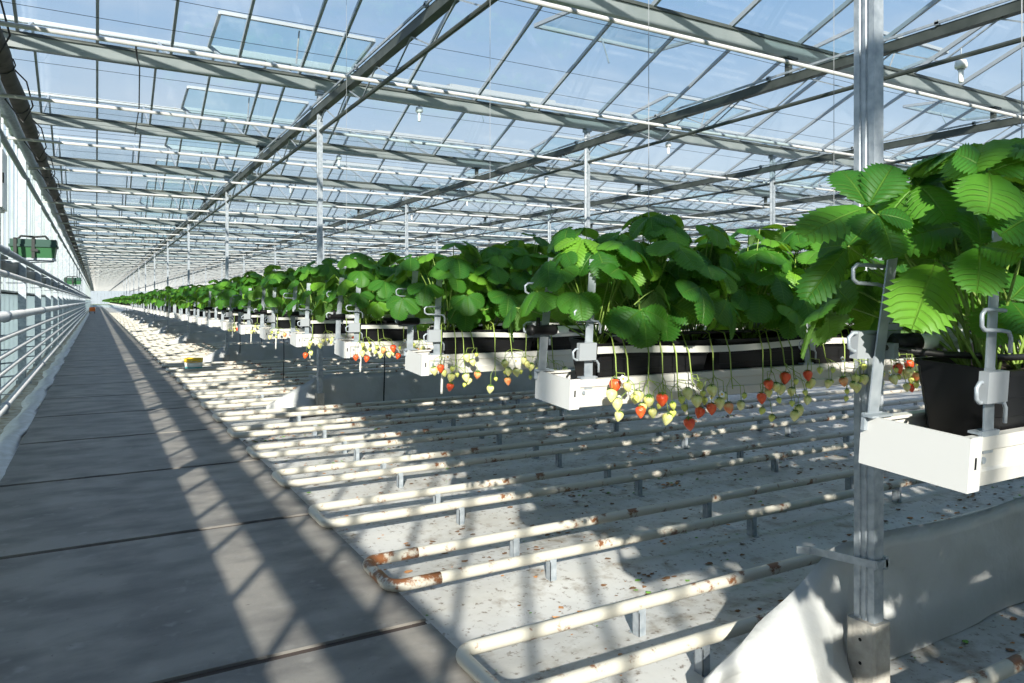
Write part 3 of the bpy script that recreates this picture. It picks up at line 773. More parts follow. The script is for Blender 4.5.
def hanger(side):
    """flat hanger strip on one flange; returns (strip, hook, clip) builders. side -1 = front flange"""
    s = MB(); y0 = side * 0.088; y1 = side * 0.070
    for a, c, w0, w1 in ((0.055, 0.20, 0.022, 0.020), (0.20, 0.45, 0.020, 0.016)):
        ya, yb = y0 + (y1 - y0) * (a - 0.05) / 0.42, y0 + (y1 - y0) * (c - 0.05) / 0.42
        s.bar((0, ya, a), (0.012 * (c > 0.3), yb, c), w0 * 1.35, 0.003, up=(0, 1, 0))
    s.box(-0.026, 0.026, y0 - 0.003, y0 + 0.004, 0.062, 0.094)
    s.box(-0.028, 0.034, min(y0 - side * 0.02, y0), max(y0 - side * 0.02, y0), 0.088, 0.092)
    h = MB(); r = 0.0036
    def rod(z, dx):
        h.tube([(0.014, y0 + side * 0.004, z), (-0.03, y0 + side * 0.006, z + 0.002), (-0.058, y0 + side * 0.009, z + 0.002), (-0.068, y0 + side * 0.01, z - 0.006), (-0.066, y0 + side * 0.01, z - 0.024), (-0.055, y0 + side * 0.009, z - 0.031), (0.0, y0 + side * 0.007, z - 0.033), (0.022, y0 + side * 0.008, z - 0.036), (0.030, y0 + side * 0.008, z - 0.046), (0.031, y0 + side * 0.008, z - 0.072)], r, 7)
    rod(0.0, 1)
    c = MB(); c.box(-0.05, 0.012, y0 + (0.003 if side > 0 else -0.019), y0 + (0.019 if side > 0 else -0.003), *((0.195, 0.245) if side > 0 else (0.146, 0.198)))
    return s, h, c
hang_m = {}
for sd in (-1, 1):
    s, h, c = hanger(sd)
    hang_m[sd] = (s.mesh('hanger_strip', [M['galv']]), h.mesh('hook', [M['galv']], True), c.mesh('clip', [M['clip']]))
dripm = MB(); dripm.tube([(0, -0.095, 0.075), (-0.01, -0.105, 0.06), (-0.012, -0.107, -0.07), (-0.011, -0.106, -0.085)], 0.006, 6)
GRP_R = 'white hanging gutters of the crop rows'
def row_word(n): return 'front' if n == 1 else ordw(n)
for n in range(1, NROWS + 1):
    y = row_y(n)
    near = n <= 24
    lab = ('white hanging gutter of the front row with a wide end cap beside the big post' if n == 1 else
           'white hanging gutter with end cap, %s crop row from the front' % ordw(n) if near else 'small distant white gutter end of a crop row')
    t = thing('hanging_gutter', lab, 'gutter', (XEND + (0.012 if n == 1 else 0), y, GZ + (0.010 if n == 1 else 0)), GRP_R if near else 'distant white gutter ends', (ROLL, 0, 0))
    place('channel', chan_near if n < 14 else chan_far, t)
    place('end_cap', cap_m, t)
    if n <= 8: place('slot', slot_m, t); place('bolt', bolt_m, t)
    if n <= 30:
        for sd in (-1, 1):
            for hx in ((0.05, 1.05, 2.05) if n <= 3 else (0.05, 0.8) if n <= 12 else (0.05,)):
                st = place('hanger_strip', hang_m[sd][0], t, (hx + (0.018 if sd < 0 else -0.04), 0, 0))
                if n <= 8:
                    [place('hook', hang_m[sd][1], st, (0, 0, hz)) for hz in ((0.365, 0.24) if sd > 0 else (0.298, 0.178))]; place('clip', hang_m[sd][2], st)
    if n in (3, 4, 5, 6, 7, 8): 
        o = place('white_strap', dripm.mesh('white_strap', [M['strip']], True), t, (0.10, 0, 0))

# gutters of the rows behind the viewer
for n in range(-3, 1):
    t = thing('hanging_gutter', 'white gutter of a crop row behind the front row', 'gutter', (XEND, row_y(n), GZ), 'gutters behind the front row', (ROLL, 0, 0))
    place('channel', chan_near, t); place('end_cap', cap_m, t)

# growing troughs (black), 0.5 m each
def trough_mesh():
    b = MB(); L_ = 0.49
    lv = [(0.0, 0.060, 0.0), (0.10, 0.069, 0.012), (0.101, 0.0705, 0.010), (0.135, 0.074, 0.006), (0.136, 0.0755, 0.004), (0.175, 0.079, 0.002), (0.176, 0.086, -0.006), (0.186, 0.086, -0.006)]
    rings = []
    for z, w, ins in lv:
        i = 0.03 - ins if False else ins
        e = (0.186 - z) * 0.17
        k = len(b.v); c = 0.012
        x0, x1 = e, L_ - e
        b.v += [(x0 + c, -w, z), (x1 - c, -w, z), (x1, -w + c, z), (x1, w - c, z), (x1 - c, w, z), (x0 + c, w, z), (x0, w - c, z), (x0, -w + c, z)]
        rings.append(k)
    for a, c in zip(rings, rings[1:]):
        for j in range(8): b.f.append((a + j, a + (j + 1) % 8, c + (j + 1) % 8, c + j)); b.m.append(0)
    b.f.append(tuple(rings[0] + j for j in reversed(range(8)))); b.m.append(0)
    # inner wall
    k = len(b.v); w = 0.076; c = 0.01
    b.v += [(0.008 + c, -w, 0.186), (L_ - 0.008 - c, -w, 0.186), (L_ - 0.008, -w + c, 0.186), (L_ - 0.008, w - c, 0.186), (L_ - 0.008 - c, w, 0.186), (0.008 + c, w, 0.186), (0.008, w - c, 0.186), (0.008, -w + c, 0.186)]
    top = rings[-1]
    for j in range(8): b.f.append((top + j, top + (j + 1) % 8, k + (j + 1) % 8, k + j)); b.m.append(0)
    k2 = len(b.v)
    for j in range(8): x, y, z = b.v[k + j]; b.v.append((x, y, 0.15))
    for j in range(8): b.f.append((k + j, k + (j + 1) % 8, k2 + (j + 1) % 8, k2 + j)); b.m.append(0)
    b.f.append(tuple(k2 + j for j in range(8))); b.m.append(0)
    return b
tr_m = trough_mesh().mesh('trough_shell', [M['black']])
sbm = MB(); n_ = 14
vs = [(0.012 + 0.466 * i / n_, -0.074 + 0.148 * j / 5, 0.160 + 0.012 * math.sin(i * 1.3 + j) * math.cos(j * 1.9) + (0.008 if 0 < j < 5 else 0)) for i in range(n_ + 1) for j in range(6)]
sbm.add(vs, [(i * 6 + j, (i + 1) * 6 + j, (i + 1) * 6 + j + 1, i * 6 + j + 1) for i in range(n_) for j in range(5)])
sub_m = sbm.mesh('substrate', [M['substrate']], True)
for n in range(1, NROWS + 1):
    cnt = 5 if n == 2 else 4 if n == 1 else 3 if n < 8 else 2 if n < 20 else 1
    for j in range(cnt):
        near = n <= 12
        lab = ('black growing trough in the %s row, %s from the path end' % (row_word(n), ordw(j + 1)) if near else 'small black growing trough in a distant crop row')
        t = thing('growing_trough', lab, 'trough', (XEND + (0.127 if n == 1 else 0.10) + 0.505 * j, row_y(n), GZ + (0.0155 if n == 1 else 0.0055)), 'black growing troughs in the near rows' if near else 'distant black growing troughs', (ROLL, 0, 0))
        place('trough_shell', tr_m, t)
        if near: place('substrate', sub_m, t)

# white fruit support strips along trough rims, irrigation pipes
for n in range(2, 13):
    y = row_y(n)
    b = MB(); pts0 = []
    L_ = 3.2 if n < 4 else 1.6
    N_ = int(L_ / 0.08)
    k = len(b.v)
    for i in range(N_ + 1):
        x = XEND + 0.09 + L_ * i / N_; sag = 0.006 * math.cos(2 * PI * (L_ * i / N_ - 0.05) / 1.0)
        b.v += [(x, y - 0.110, GZ + 0.150 + sag), (x, y - 0.113, GZ + 0.172 + sag), (x, y - 0.1105, GZ + 0.172 + sag), (x, y - 0.1075, GZ + 0.150 + sag)]
    for i in range(N_):
        a = k + i * 4; c = a + 4
        for j in range(4): b.f.append((a + j, c + j, c + (j + 1) % 4, a + (j + 1) % 4)); b.m.append(0)
    b.f.append((0, 1, 2, 3)); b.m.append(0); e = k + N_ * 4; b.f.append((e + 3, e + 2, e + 1, e)); b.m.append(0)
    tag(b.build('fruit_support_strip', [M['strip']]), 'white plastic fruit support strip along the %s row trough edge' % ordw(n), 'support strip', 'white fruit support strips')

def irrigation(n, label, length, detailed=False):
    y = row_y(n) + 0.055; z = GZ + (0.238 if detailed else 0.225)
    t = thing('irrigation_pipe', label, 'pipe', (XEND + (0.06 if detailed else 0), y, z), 'irrigation pipe ends of the rows')
    if detailed:
        b = MB(); b.tube([(0.06, 0.009, 0), (0.13, 0, 0)], 0.0165, 14); b.build('white_tube', [M['wpvc']], t, True)
        b = MB(); b.tube([(0.02, 0.02, 0), (0.045, 0.012, 0), (0.07, 0.008, 0)], [0.018, 0.018, 0.0185], 14)
        b.lathe([(0.0125, 0), (0.0125, 0.002)], 12, (0.0185, 0.0204, 0), rot=Euler((0, -PI / 2, 0)).to_matrix()); b.build('end_sleeve', [M['black']], t, True)
        b = MB()
        rr = random.Random(5)
        K = 14; R_ = 8; vs = []
        for i in range(R_):
            for j in range(K):
                a = 2 * PI * j / K; rad = 0.016 + 0.012 * i / R_ + rr.uniform(-0.004, 0.006) * (i > 0)
                vs.append((0.115 + i * 0.012, rad * math.cos(a), rad * 0.85 * math.sin(a) + 0.006 * i / R_))
        b.add(vs, [(i * K + j, i * K + (j + 1) % K, (i + 1) * K + (j + 1) % K, (i + 1) * K + j) for i in range(R_ - 1) for j in range(K)])
        b.build('crinkled_film', [M['film']], t)
        b = MB(); b.box(-0.004, 0.01, 0.005, 0.04, -0.03, 0.0); 
        for i in range(6): b.bar((0.03 + 0.002 * i, 0.06 - 0.003 * i, -0.028 + i * 0.014), (0.055 + 0.002 * i, 0.045 - 0.003 * i, -0.026 + i * 0.014), 0.01, 0.012)
        b.build('ribbed_clip', [M['clip']], t)
    else:
        b = MB(); b.tube([(0.03, 0.0, 0), (length, 0, 0)], 0.0125, 10); b.build('white_tube', [M['wpvc']], t, True)
        b = MB(); b.lathe([(0.0175, -0.055), (0.0175, -0.04), (0.014, -0.035), (0.016, 0.02), (0.018, 0.035), (0.015, 0.045)], 12, (0, 0, 0), rot=Euler((0, PI / 2, 0)).to_matrix()); b.tube([(-0.02, 0, 0), (-0.02, 0, 0.04)], 0.006, 6); b.build('end_sleeve', [M['black']], t, True)
irrigation(1, 'black sleeved pipe end with crinkled film on the front row trough', 0.2, True)
for n in range(2, 11): irrigation(n, 'white irrigation tube with black end plug on the %s row' % ordw(n), 0.6)
# thin black drip line on rows 1-2
for n in (1, 2):
    y = row_y(n)
    b = MB(); b.tube([(XEND + 0.02, y + 0.115, GZ + 0.236), (XEND + 0.06, y + 0.075, GZ + 0.229), (XEND + 0.13, y + 0.015, GZ + 0.218), (XEND + 0.24, y - 0.05, GZ + 0.212), (XEND + 0.5, y - 0.062, GZ + 0.210), (XEND + 2.2, y - 0.05, GZ + 0.210)], 0.0062, 8)
    tag(b.build('drip_line', [M['hose']], None, True), 'thin black drip hose lying along the %s row trough' % row_word(n), 'hose')
# suspension wires
for n in (1, 2, 3, 5):
    for j, x in enumerate((1.62, 2.58) if n == 2 else (1.62,)):
        b = MB(); yy = row_y(n)
        b.tube([(x, yy, GZ + 0.42), (x, yy, TZ0 + 0.3)], 0.0012, 5)
        b.tube([(x, yy, GZ + 0.42), (x, yy - 0.02, GZ + 0.36), (x, yy - 0.07, GZ + 0.33)], 0.0022, 5)
        tag(b.build('suspension_wire', [M['clip']]), 'thin pale wire hanging from the roof to the %s row, %s from the path' % (row_word(n), ordw(j + 1)), 'wire', 'wires holding up the gutters')

# ------------------------------------------------------------------ strawberry plants
def leaflet(mb, base, fwd, nrm, L_, W_, tone, teeth=10, M_=3, fold=0.25, droop=0.25, rng=R):
    """serrated leaflet; rows alternate vein / crest and end in teeth"""
    fwd = fwd.normalized(); side = fwd.cross(nrm).normalized(); nrm = side.cross(fwd)
    Nn = teeth * 2; cols = 2 * M_ + 1
    k = len(mb.v); tw = rng.uniform(-0.25, 0.25); ph = rng.uniform(0, 6.28)
    norm = (0.62 ** 0.75) * (0.38 ** 0.42)
    for i in range(Nn + 1):
        t = i / Nn
        te = (1 - (1 - t) ** 1.75) * 0.995
        w = 0.5 * W_ * ((max(te, 1e-4) ** 0.75) * (max(1 - te, 0.0) ** 0.42)) / norm
        tooth = (1.14 if i % 2 else 0.91)
        for c in range(cols):
            s = (c - M_) / M_; a = abs(s)
            ty = t + (te - t) * a
            wd = w * (1 + (tooth - 1) * a ** 3) * s
            if a > 0.99 and i % 2 and 0 < i < Nn: ty += 0.022
            y_ = L_ * ty
            z_ = fold * abs(wd) - droop * L_ * ty * ty + tw * wd * ty
            z_ -= 0.30 * a * a * abs(wd)
            z_ += 0.018 * L_ * math.sin(ph + 6.5 * t + 2.2 * s) * a
            z_ += (0.017 * L_ if i % 2 == 0 else -0.017 * L_) * math.sin(PI * min(1, a * 0.9)) * (1 if 0 < i < Nn else 0)
            p = base + fwd * y_ + side * wd + nrm * z_
            mb.v.append((p.x, p.y, p.z))
            idx = len(mb.v) - 1
            mb.uv[idx] = (0.5 + 0.5 * s, t); mb.tone[idx] = tone
    for i in range(Nn):
        for c in range(cols - 1):
            a = k + i * cols + c
            mb.f.append((a, a + 1, a + cols + 1, a + cols)); mb.m.append(0)

def leaf(mb, st, P, az, tilt, L_, rng, teeth, M_, roll=0.0, crown=None, stalk_n=5, tone=None):
    """trifoliate leaf at P; az = outward heading; tilt = pitch of the leaf plane (negative droops)"""
    f = Vector((math.cos(az) * math.cos(tilt), math.sin(az) * math.cos(tilt), math.sin(tilt)))
    sd = Vector((-math.sin(az), math.cos(az), 0))
    n = f.cross(sd) * 1.0
    if n.z < 0: n = -n
    q = Quaternion(f, roll); n = q @ n; sd = q @ sd
    tb = tone if tone is not None else rng.random()
    for ang, ls in ((0, 1.0), (1.15, 0.92), (-1.15, 0.92)):
        d = (f * math.cos(ang) + sd * math.sin(ang)) - n * rng.uniform(0.02, 0.30)
        d.normalize()
        nn = (n + (sd * math.sin(ang) * 0.25) + Vector((rng.uniform(-.15, .15), rng.uniform(-.15, .15), 0))).normalized()
        l = L_ * ls * rng.uniform(0.92, 1.06)
        leaflet(mb, P + d * L_ * 0.05, d, nn, l, l * rng.uniform(0.82, 0.95), (min(1, max(0, tb + rng.uniform(-.06, .06))), rng.random()), teeth, M_, rng.uniform(0.15, 0.4), rng.uniform(0.12, 0.42), rng)
    if st is not None and crown is not None:
        mid = crown * 0.45 + P * 0.55 + Vector((0, 0, 0.05))
        pts = []
        for i in range(6):
            u = i / 5; pts.append(crown * (1 - u) ** 2 + mid * 2 * u * (1 - u) + P * u * u)
        st.tube(pts, [0.0028 - 0.0010 * i / 5 for i in range(6)], stalk_n, 0, False)

def plant_meshes(seed, nleaf, teeth, M_, L0=0.088, merged=False, stalks=True, spread=1.0, back=False):
    rng = random.Random(seed); mb = MB(); st = MB() if stalks else None
    if merged: st = mb if stalks else None
    for i in range(nleaf):
        u = (i + 0.5) / nleaf
        az = i * 2.39996 + rng.uniform(-.35, .35)
        # leaves from the middle (tall, flat) to the rim (low, drooping)
        reach = (0.04 + 0.20 * u ** 0.7) * rng.uniform(0.85, 1.15) * spread
        h = (0.41 - 0.29 * u ** 1.5) * rng.uniform(0.86, 1.08)
        P = Vector((math.cos(az) * reach * 0.85, math.sin(az) * reach * 1.1, h))
        if back and ((P.y < 0.03 and P.z < 0.36) or P.z < 0.12): continue
        tilt = -0.15 - 0.85 * u + rng.uniform(-.25, .25)
        tone = max(0.02, min(0.98, 0.22 + 0.38 * rng.random() + (0.35 if rng.random() < 0.28 else 0)))
        leaf(mb, st, P, az + rng.uniform(-.4, .4), tilt, L0 * rng.uniform(0.8, 1.15), rng, teeth, M_, rng.uniform(-.4, .4), Vector((rng.uniform(-.02, .02), rng.uniform(-.02, .02), 0.0)), 5, tone)
    return mb, st
def merge_mesh(mb, name):
    return mb.mesh(name, [M['leaf']], True)
hi = []
for i in range(6):
    mb, st = plant_meshes(100 + i, 26, 10, 3, 0.100)
    hi.append((mb.mesh('foliage', [M['leaf']], True), st.mesh('leaf_stalks', [M['stalk']], True)))
front_ = []
for i in range(3):
    mb, st = plant_meshes(150 + i, 28, 10, 3, 0.098, back=True)
    front_.append((mb.mesh('foliage', [M['leaf']], True), st.mesh('leaf_stalks', [M['stalk']], True)))
mid_ = []
for i in range(5):
    mb, st = plant_meshes(200 + i, 23, 6, 2, 0.098)
    mid_.append((mb.mesh('foliage', [M['leaf']], True), st.mesh('leaf_stalks', [M['stalk']], True)))
far_ = []
for i in range(4):
    mb, st = plant_meshes(300 + i, 22, 3, 1, 0.100, stalks=False)
    far_.append(mb.mesh('foliage', [M['leaf']], True))

# berries
def berry_mesh(name, m, r):
    b = MB(); N_ = 9; prof = []
    for i in range(N_ + 1):
        u = i / N_
        w = math.sin(PI * min(1, u ** 0.62)) ** 0.75 if 0 < u < 1 else 0.02
        prof.append((max(0.02, w) * r * 0.98, -u * r * 2.35))
    b.lathe(prof, 12)
    nf = len(b.f)
    for j in range(9):   # calyx
        a = 2 * PI * j / 9; c, s = math.cos(a), math.sin(a)
        L_ = r * 0.95
        b.add([(0, 0, 0.0015), (c * L_ * .5 - s * r * .17, s * L_ * .5 + c * r * .17, 0.001), (c * L_, s * L_, 0.002 - r * (0.35 if j % 2 else 0.1)), (c * L_ * .5 + s * r * .17, s * L_ * .5 - c * r * .17, 0.001)], [(0, 3, 2, 1)], 1)
    return b.mesh(name, [m, M['calyx']], True)
berries = {'ripe': [berry_mesh('strawberry', M['ripe'], r) for r in (0.0195, 0.017)], 'turning': [berry_mesh('strawberry', M['turning'], 0.017)],
           'unripe': [berry_mesh('strawberry', M['unripe'], r) for r in (0.0175, 0.0145)], 'young': [berry_mesh('strawberry', M['young'], r) for r in (0.0115, 0.0095)]}
fb = MB()
for j in range(5):
    a = 2 * PI * j / 5; c, s = math.cos(a), math.sin(a); L_ = 0.013
    fb.add([(0, 0, 0), (c * .008 - s * .006, s * .008 + c * .006, 0.002), (c * L_, s * L_, 0.001), (c * .008 + s * .006, s * .008 - c * .006, 0.002)], [(0, 3, 2, 1)], 0)
fb.lathe([(0.004, 0.0), (0.0035, 0.003), (0.001, 0.0045)], 8, (0, 0, 0), 1)
flower_m = fb.mesh('flower', [M['petal'], M['pollen']])
BL = {'ripe': 'ripe red strawberry', 'turning': 'half ripe orange strawberry', 'unripe': 'pale unripe strawberry', 'young': 'tiny green strawberry'}
def cluster(parent, seed, side, drop=0.24, nb=9, ripe=2, x0=0.0, wide=0.06):
    """arching fruit stalks over the trough edge with hanging berries"""
    rng = random.Random(seed); st = MB(); spots = []
    ns = 2 if nb < 12 else 4
    for sidx in range(ns):
        dx = x0 + wide * (2 * sidx / (ns - 1) - 1) * rng.uniform(0.6, 1.2); dr = drop * rng.uniform(0.35, 1.0)
        main = [Vector((dx * 0.3, side * 0.02, 0.02)), Vector((dx * .6, side * 0.06, 0.055)), Vector((dx * .9, side * 0.105, 0.045)), Vector((dx, side * 0.128, -0.02)), Vector((dx * 1.08, side * 0.133, -0.02 - dr * 0.45)), Vector((dx * 1.15, side * 0.136, -dr * 0.72))]
        st.tube(main, [0.0026, 0.0026, 0.0025, 0.0023, 0.002, 0.0018], 6)
        for j in range(nb // ns + (1 if sidx < nb % ns else 0)):
            src = main[4].lerp(main[5], rng.uniform(-0.6, 1.0))
            for _try in range(12):
                end = src + Vector((rng.uniform(-.06, .06), side * rng.uniform(0.004, 0.04), -rng.uniform(0.02, 0.085)))
                if all((end - q).length > 0.03 for q in spots): break
            mid = (src + end) / 2 + Vector(((end.x - src.x) * 0.35, side * 0.006, 0.012))
            st.tube([src, mid, end], 0.0012, 5); spots.append(end)
    o = st.build('fruit_cluster', [M['truss_stalk']], parent, True)
    order = list(range(len(spots))); rng.shuffle(order)
    for c, k in enumerate(order):
        kind = 'ripe' if c < ripe else 'turning' if c == ripe and rng.random() < 0.4 else 'unripe' if rng.random() < 0.55 else 'young'
        ob = place('strawberry', rng.choice(berries[kind]), o, spots[k])
        ob.rotation_euler = (rng.uniform(-.3, .3), rng.uniform(-.3, .3), rng.uniform(0, 6)); ob['label'] = BL[kind]
    for f in range(1 if rng.random() < 0.8 else 0):
        p = rng.choice(spots) + Vector((0.025, side * 0.02, 0.03))
        fo = place('flower', flower_m, o, p); fo.rotation_euler = (-side * 1.2, rng.uniform(-.4, .4), 0); fo['label'] = 'small white blossom'
    return o

FWD = Vector((math.sin(math.radians(YAW)), math.cos(math.radians(YAW)), 0)); RGT = Vector((FWD.y, -FWD.x, 0))
# the big front-row leaves, measured off the photograph: point (x, y) of the picture and its distance
def at(x, y, D): return FWD * D + RGT * ((x - 512) / 730 * D) + Vector((0, 0, CAM_Z + (301 - y) / 730 * D))
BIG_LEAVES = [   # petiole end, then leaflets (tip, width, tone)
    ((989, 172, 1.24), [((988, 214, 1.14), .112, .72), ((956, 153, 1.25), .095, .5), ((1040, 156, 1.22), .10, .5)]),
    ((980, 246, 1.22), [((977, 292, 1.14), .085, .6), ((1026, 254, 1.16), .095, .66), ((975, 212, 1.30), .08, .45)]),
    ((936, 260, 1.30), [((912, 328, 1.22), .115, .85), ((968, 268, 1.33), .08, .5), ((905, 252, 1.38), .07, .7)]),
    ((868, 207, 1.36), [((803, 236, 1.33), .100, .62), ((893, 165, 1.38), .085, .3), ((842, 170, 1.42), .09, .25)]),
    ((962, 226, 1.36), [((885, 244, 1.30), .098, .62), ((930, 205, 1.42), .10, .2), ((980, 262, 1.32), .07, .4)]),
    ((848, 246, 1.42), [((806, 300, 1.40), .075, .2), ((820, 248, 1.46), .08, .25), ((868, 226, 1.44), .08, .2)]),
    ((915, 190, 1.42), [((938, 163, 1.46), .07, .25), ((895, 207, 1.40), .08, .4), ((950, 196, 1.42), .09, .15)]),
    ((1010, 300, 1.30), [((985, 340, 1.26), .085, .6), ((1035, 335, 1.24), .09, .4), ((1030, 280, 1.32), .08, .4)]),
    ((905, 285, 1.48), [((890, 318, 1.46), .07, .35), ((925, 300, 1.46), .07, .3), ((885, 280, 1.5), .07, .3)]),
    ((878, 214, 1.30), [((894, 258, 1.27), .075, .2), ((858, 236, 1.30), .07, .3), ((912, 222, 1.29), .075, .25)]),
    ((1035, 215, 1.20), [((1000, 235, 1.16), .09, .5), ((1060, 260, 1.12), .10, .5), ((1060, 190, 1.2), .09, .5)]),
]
def big_leaves(origin):
    mb, st = MB(), MB(); rng = random.Random(42); view = -FWD
    for pe, ls in BIG_LEAVES:
        P = at(*pe) - origin
        for tip, wd, tone in ls:
            T = at(*tip) - origin; d = T - P
            base = P + d * 0.03
            nn = (Vector((0, 0, 1)) * 0.8 + Vector((view.x, view.y, 0)) * 0.75 + RGT * rng.uniform(-.25, .25)).normalized()
            dr = 0.18
            leaflet(mb, base, d + nn * dr * d.length * 0.9, nn, d.length * 0.96, wd * 0.92, (tone, rng.random()), 11, 4, 0.3, dr, rng)
        crown = Vector((max(-0.02, min(P.x * 0.3, 0.5)), rng.uniform(-.03, .03), 0))
        mid = crown * 0.4 + P * 0.6 + Vector((0, 0, 0.04)); pts = [crown * (1 - u) ** 2 + mid * 2 * u * (1 - u) + P * u * u for u in [i / 7 for i in range(8)]]
        st.tube(pts, [0.0032 - 0.0014 * i / 7 for i in range(8)], 7, 0, False)
    return mb, st
CROWN_Z = GZ + 0.165
GRP_S = 'strawberry plants of the near rows'
n_plants = 0
PITCH = 0.225
def plant_xs(n):
    cnt = {1: 5, 2: 10, 3: 6, 4: 5, 5: 5}.get(n, 4 if n <= 12 else 3)
    return [XEND + 0.16 + PITCH * j for j in range(cnt)]
for n in range(1, NROWS + 1):
    rng = random.Random(1000 + n)
    for j, x in enumerate(plant_xs(n)):
        if n_plants >= 300: break
        n_plants += 1
        x += rng.uniform(-.03, .03); y = row_y(n) + rng.uniform(-.02, .02)
        az = rng.uniform(0, 6.28); s = rng.uniform(0.92, 1.08)
        near = n <= 20
        end = ['at the path end', 'second from the path end', 'third from the path end', 'fourth from the path end', 'fifth from the path end'] + [ordw(i) + ' from the path end' for i in range(6, 20)]
        lab = 'leafy strawberry plant in the %s row, %s' % (row_word(n), end[j]) if near else 'tiny strawberry plant in the distant rows beside the path'
        if n <= 12:
            t = thing('strawberry_plant', lab, 'plant', (x, y, CROWN_Z), GRP_S)
            fm, sm = (hi if n <= 4 else mid_)[rng.randrange(6 if n <= 4 else 5)]
            if n == 1: (fm, sm), az, x = front_[j % 3], rng.uniform(-.2, .2), x + (0.04 if j == 0 else 0); t.location.x = x
            for nm, me in (('foliage', fm), ('leaf_stalks', sm)):
                o = place(nm, me, t); o.rotation_euler = (0, 0, az); o.scale = (s, s, s)
            if n == 1 and j == 0:
                mb, st_ = big_leaves(Vector((x, y, CROWN_Z)))
                mb.build('foliage', [M['leaf']], t, True); st_.build('leaf_stalks', [M['stalk']], t, True)
            if n >= 2:
                side = -1
                specs = {2: {0: (8, 2, .22, .03), 1: (20, 3, .27, .13), 2: (7, 1, .22, .04), 3: (16, 3, .28, .10), 4: (8, 1, .2, .04), 5: (14, 3, .24, .08), 6: (12, 2, .24, .06), 7: (10, 2, .22, .05)}, 3: {0: (14, 2, .24, .09), 1: (8, 0, .26, .04), 2: (14, 1, .24, .07)}, 4: {0: (14, 3, .22, .09), 1: (10, 2, .2, .05)}}.get(n, {0: (9, 1, .2, .05), 1: (8, 1, .22, .05)})
                sp = specs.get(j)
                if sp and n <= 8: cluster(t, n * 100 + j, side, sp[2], sp[0], sp[1], 0, sp[3])
        else:
            o = place('strawberry_plant', rng.choice(far_), None, (x, y, CROWN_Z)); o.rotation_euler = (0, 0, az); o.scale = (s * 1.05,) * 3
            tag(o, lab, 'plant', 'strawberry plants of the middle rows' if near else 'tiny distant strawberry plants')

# the rest of the foliage, further along the rows and behind: one object nobody could count
st = MB(); rs = random.Random(77)
import numpy as np
def low_plant(seed):
    mb, _ = plant_meshes(seed, 20, 3, 1, 0.100, stalks=False)
    return np.array(mb.v), mb.f, mb.uv, mb.tone
lows = [low_plant(400 + i) for i in range(4)]
VV, FF, UU, TT = [], [], [], []
off = 0
def add_low(x, y):
    global off
    v, f, u, tn = lows[rs.randrange(4)]
    a = rs.uniform(0, 6.28); c, s = math.cos(a), math.sin(a); k = rs.uniform(0.95, 1.1)
    w = np.empty_like(v); w[:, 0] = (v[:, 0] * c - v[:, 1] * s) * k + x; w[:, 1] = (v[:, 0] * s + v[:, 1] * c) * k + y; w[:, 2] = v[:, 2] * k + CROWN_Z
    VV.append(w); FF.append(np.array(f) + off); UU.append(u); TT.append(tn); off += len(v)
for n in range(-3, 170):
    if n > NROWS: x = XEND + 0.16
    elif n >= 1:
        px = plant_xs(n); x = px[-1] + PITCH
    else: x = XEND + 0.16
    xmax = 8.0 if n <= 14 else 4.5 if n < 40 else 3.2 if n < 90 else 2.4
    while x < xmax:
        add_low(x + rs.uniform(-.04, .04), row_y(n) + rs.uniform(-.03, .03)); x += PITCH * (0.85 if n < 16 else 1.1)
V_ = np.concatenate(VV); F_ = np.concatenate(FF)
me = bpy.data.meshes.new('strawberry_foliage')
me.vertices.add(len(V_)); me.vertices.foreach_set('co', V_.astype(np.float32).ravel())
me.loops.add(F_.size); me.loops.foreach_set('vertex_index', F_.astype(np.int32).ravel())
me.polygons.add(len(F_)); me.polygons.foreach_set('loop_start', np.arange(0, F_.size, 4, dtype=np.int32))
me.polygons.foreach_set('use_smooth', np.ones(len(F_), dtype=bool))
me.materials.append(M['leaf'])
U_ = np.concatenate([np.array([u[i] for i in range(len(u))]) for u in UU]); T_ = np.concatenate([np.array([u[i] for i in range(len(u))]) for u in TT])
for nm, D in (('leaf', U_), ('tone', T_)):
    l = me.uv_layers.new(name=nm); l.data.foreach_set('uv', D[F_.ravel()].astype(np.float32).ravel())
me.update(calc_edges=True); me.validate()
tag(place('strawberry_foliage', me), 'dense green strawberry foliage further along the rows behind the end plants', 'foliage', kind='stuff')

# ------------------------------------------------------------------ leaf litter on the ground
lb = MB(); rl = random.Random(9)
def flake(x, y, z, s, mi):
    a = rl.uniform(0, 6.28); n = 6
    c0 = len(lb.v); lb.v.append((x, y, z + 0.004 + 0.25 * s * rl.random()))
    for j in range(n):
        b = a + 2 * PI * j / n; r = s * rl.uniform(0.45, 1.0)
        lb.v.append((x + r * math.cos(b), y + r * math.sin(b) * 0.7, z + 0.002 + rl.uniform(0, 0.25) * s))
    for j in range(n): lb.f.append((c0, c0 + 1 + j, c0 + 1 + (j + 1) % n)); lb.m.append(mi)
centres = [(rl.uniform(1.5, 9), rl.uniform(1.0, 14), rl.uniform(0.05, 0.3), rl.randint(4, 22)) for _ in range(330)]
for cx, cy, sp, num in centres:
    mi = 1 if rl.random() < 0.25 else 0
    for _ in range(num): 
        x, y = rl.gauss(cx, sp * 1.6), rl.gauss(cy, sp * 0.6)
        if x > 1.34: flake(x, y, SOIL + wob(x, y), rl.uniform(0.008, 0.034), mi if rl.random() < .9 else 2)
for _ in range(900):
    x, y = rl.uniform(1.34, 8), rl.uniform(0.8, 12); flake(x, y, SOIL + wob(x, y), rl.uniform(0.005, 0.016), rl.choice((0, 0, 0, 1, 1, 2)))
tag(lb.build('leaf_litter', [M['litter'], M['litter2'], M['litter3']]), 'brown and rusty leaf scraps scattered on the white ground cover', 'leaf litter', kind='stuff')

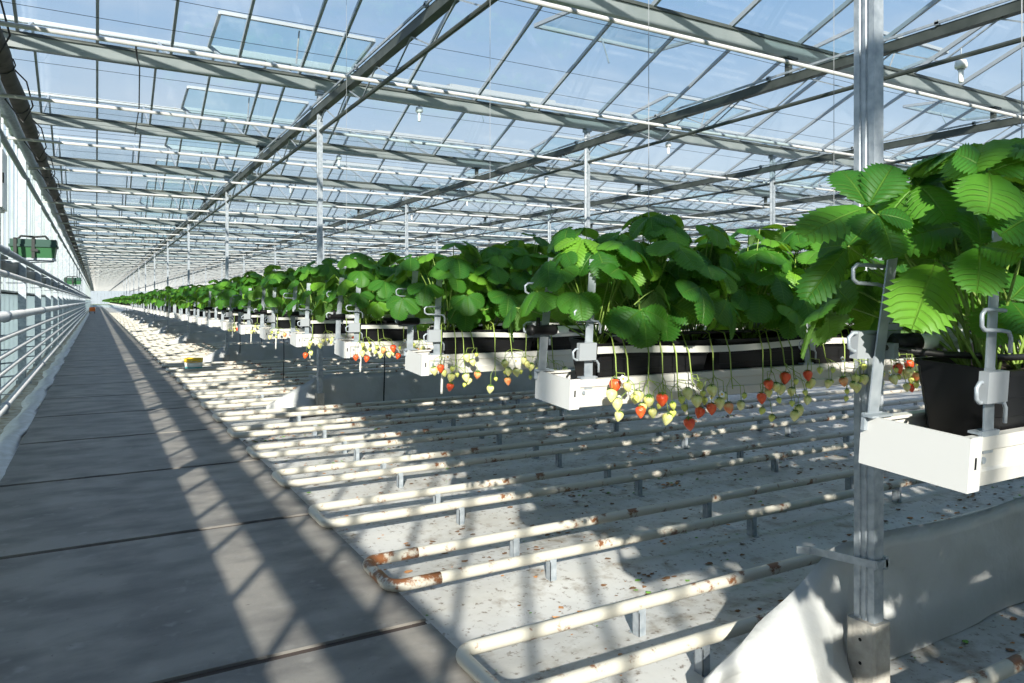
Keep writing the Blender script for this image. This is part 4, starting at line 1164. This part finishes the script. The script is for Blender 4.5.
# ------------------------------------------------------------------ light
w = bpy.data.worlds.new('sky'); sc.world = w; w.use_nodes = True; nt = w.node_tree
bg = nt.nodes['Background']; N = nt.nodes.new; L = nt.links.new
tc = N('ShaderNodeTexCoord'); sp = N('ShaderNodeSeparateXYZ'); L(tc.outputs['Generated'], sp.inputs[0])
rp = N('ShaderNodeValToRGB'); L(sp.outputs[2], rp.inputs[0])
e = rp.color_ramp.elements
e[0].position = 0.0; e[0].color = (0.82, 0.90, 0.95, 1)
e[1].position = 1.0; e[1].color = (0.16, 0.34, 0.70, 1)
k = e.new(0.16); k.color = (0.64, 0.79, 0.93, 1)
k = e.new(0.40); k.color = (0.30, 0.53, 0.85, 1)
mp = N('ShaderNodeMapping'); mp.inputs['Scale'].default_value = (1.2, 0.5, 4.0); mp.inputs['Rotation'].default_value = (0, 0, 0.6); L(tc.outputs['Generated'], mp.inputs[0])
no = N('ShaderNodeTexNoise'); no.inputs['Scale'].default_value = 2.2; no.inputs['Detail'].default_value = 8; no.inputs['Roughness'].default_value = 0.6; L(mp.outputs[0], no.inputs[0])
mr = N('ShaderNodeMapRange'); mr.inputs[1].default_value = 0.42; mr.inputs[2].default_value = 0.78; mr.inputs[4].default_value = 0.42; L(no.outputs[0], mr.inputs[0])
mx = N('ShaderNodeMix'); mx.data_type = 'RGBA'; L(mr.outputs[0], mx.inputs[0]); L(rp.outputs[0], mx.inputs[6]); mx.inputs[7].default_value = (0.92, 0.95, 0.98, 1)
L(mx.outputs[2], bg.inputs['Color']); bg.inputs['Strength'].default_value = 1.0
sun = bpy.data.lights.new('sun', 'SUN'); sun.energy = 11.5; sun.angle = math.radians(0.7); sun.color = (1.0, 0.93, 0.82)
so = bpy.data.objects.new('sun', sun); COL.objects.link(so); so.rotation_euler = SUN_DIR.to_track_quat('-Z', 'Y').to_euler(); so.location = (-10, -10, 15)

# ------------------------------------------------------------------ camera
cam = bpy.data.cameras.new('camera'); co = bpy.data.objects.new('camera', cam); COL.objects.link(co)
cam.sensor_width = 36; cam.lens = 730 / 1024 * 36; cam.shift_y = -40.5 / 1024; cam.clip_start = 0.05; cam.clip_end = 1000
co.location = (0, 0, CAM_Z); co.rotation_euler = (PI / 2, 0, -math.radians(YAW))
sc.camera = co
vs_ = sc.view_settings; vs_.view_transform = 'Standard'; vs_.look = 'None'; vs_.gamma = 1.0; vs_.use_curve_mapping = False; vs_.exposure = 0.0
cy = sc.cycles; cy.transparent_max_bounces = 24; cy.max_bounces = 8; cy.caustics_reflective = False; cy.caustics_refractive = False
cy.sample_clamp_indirect = 4.0
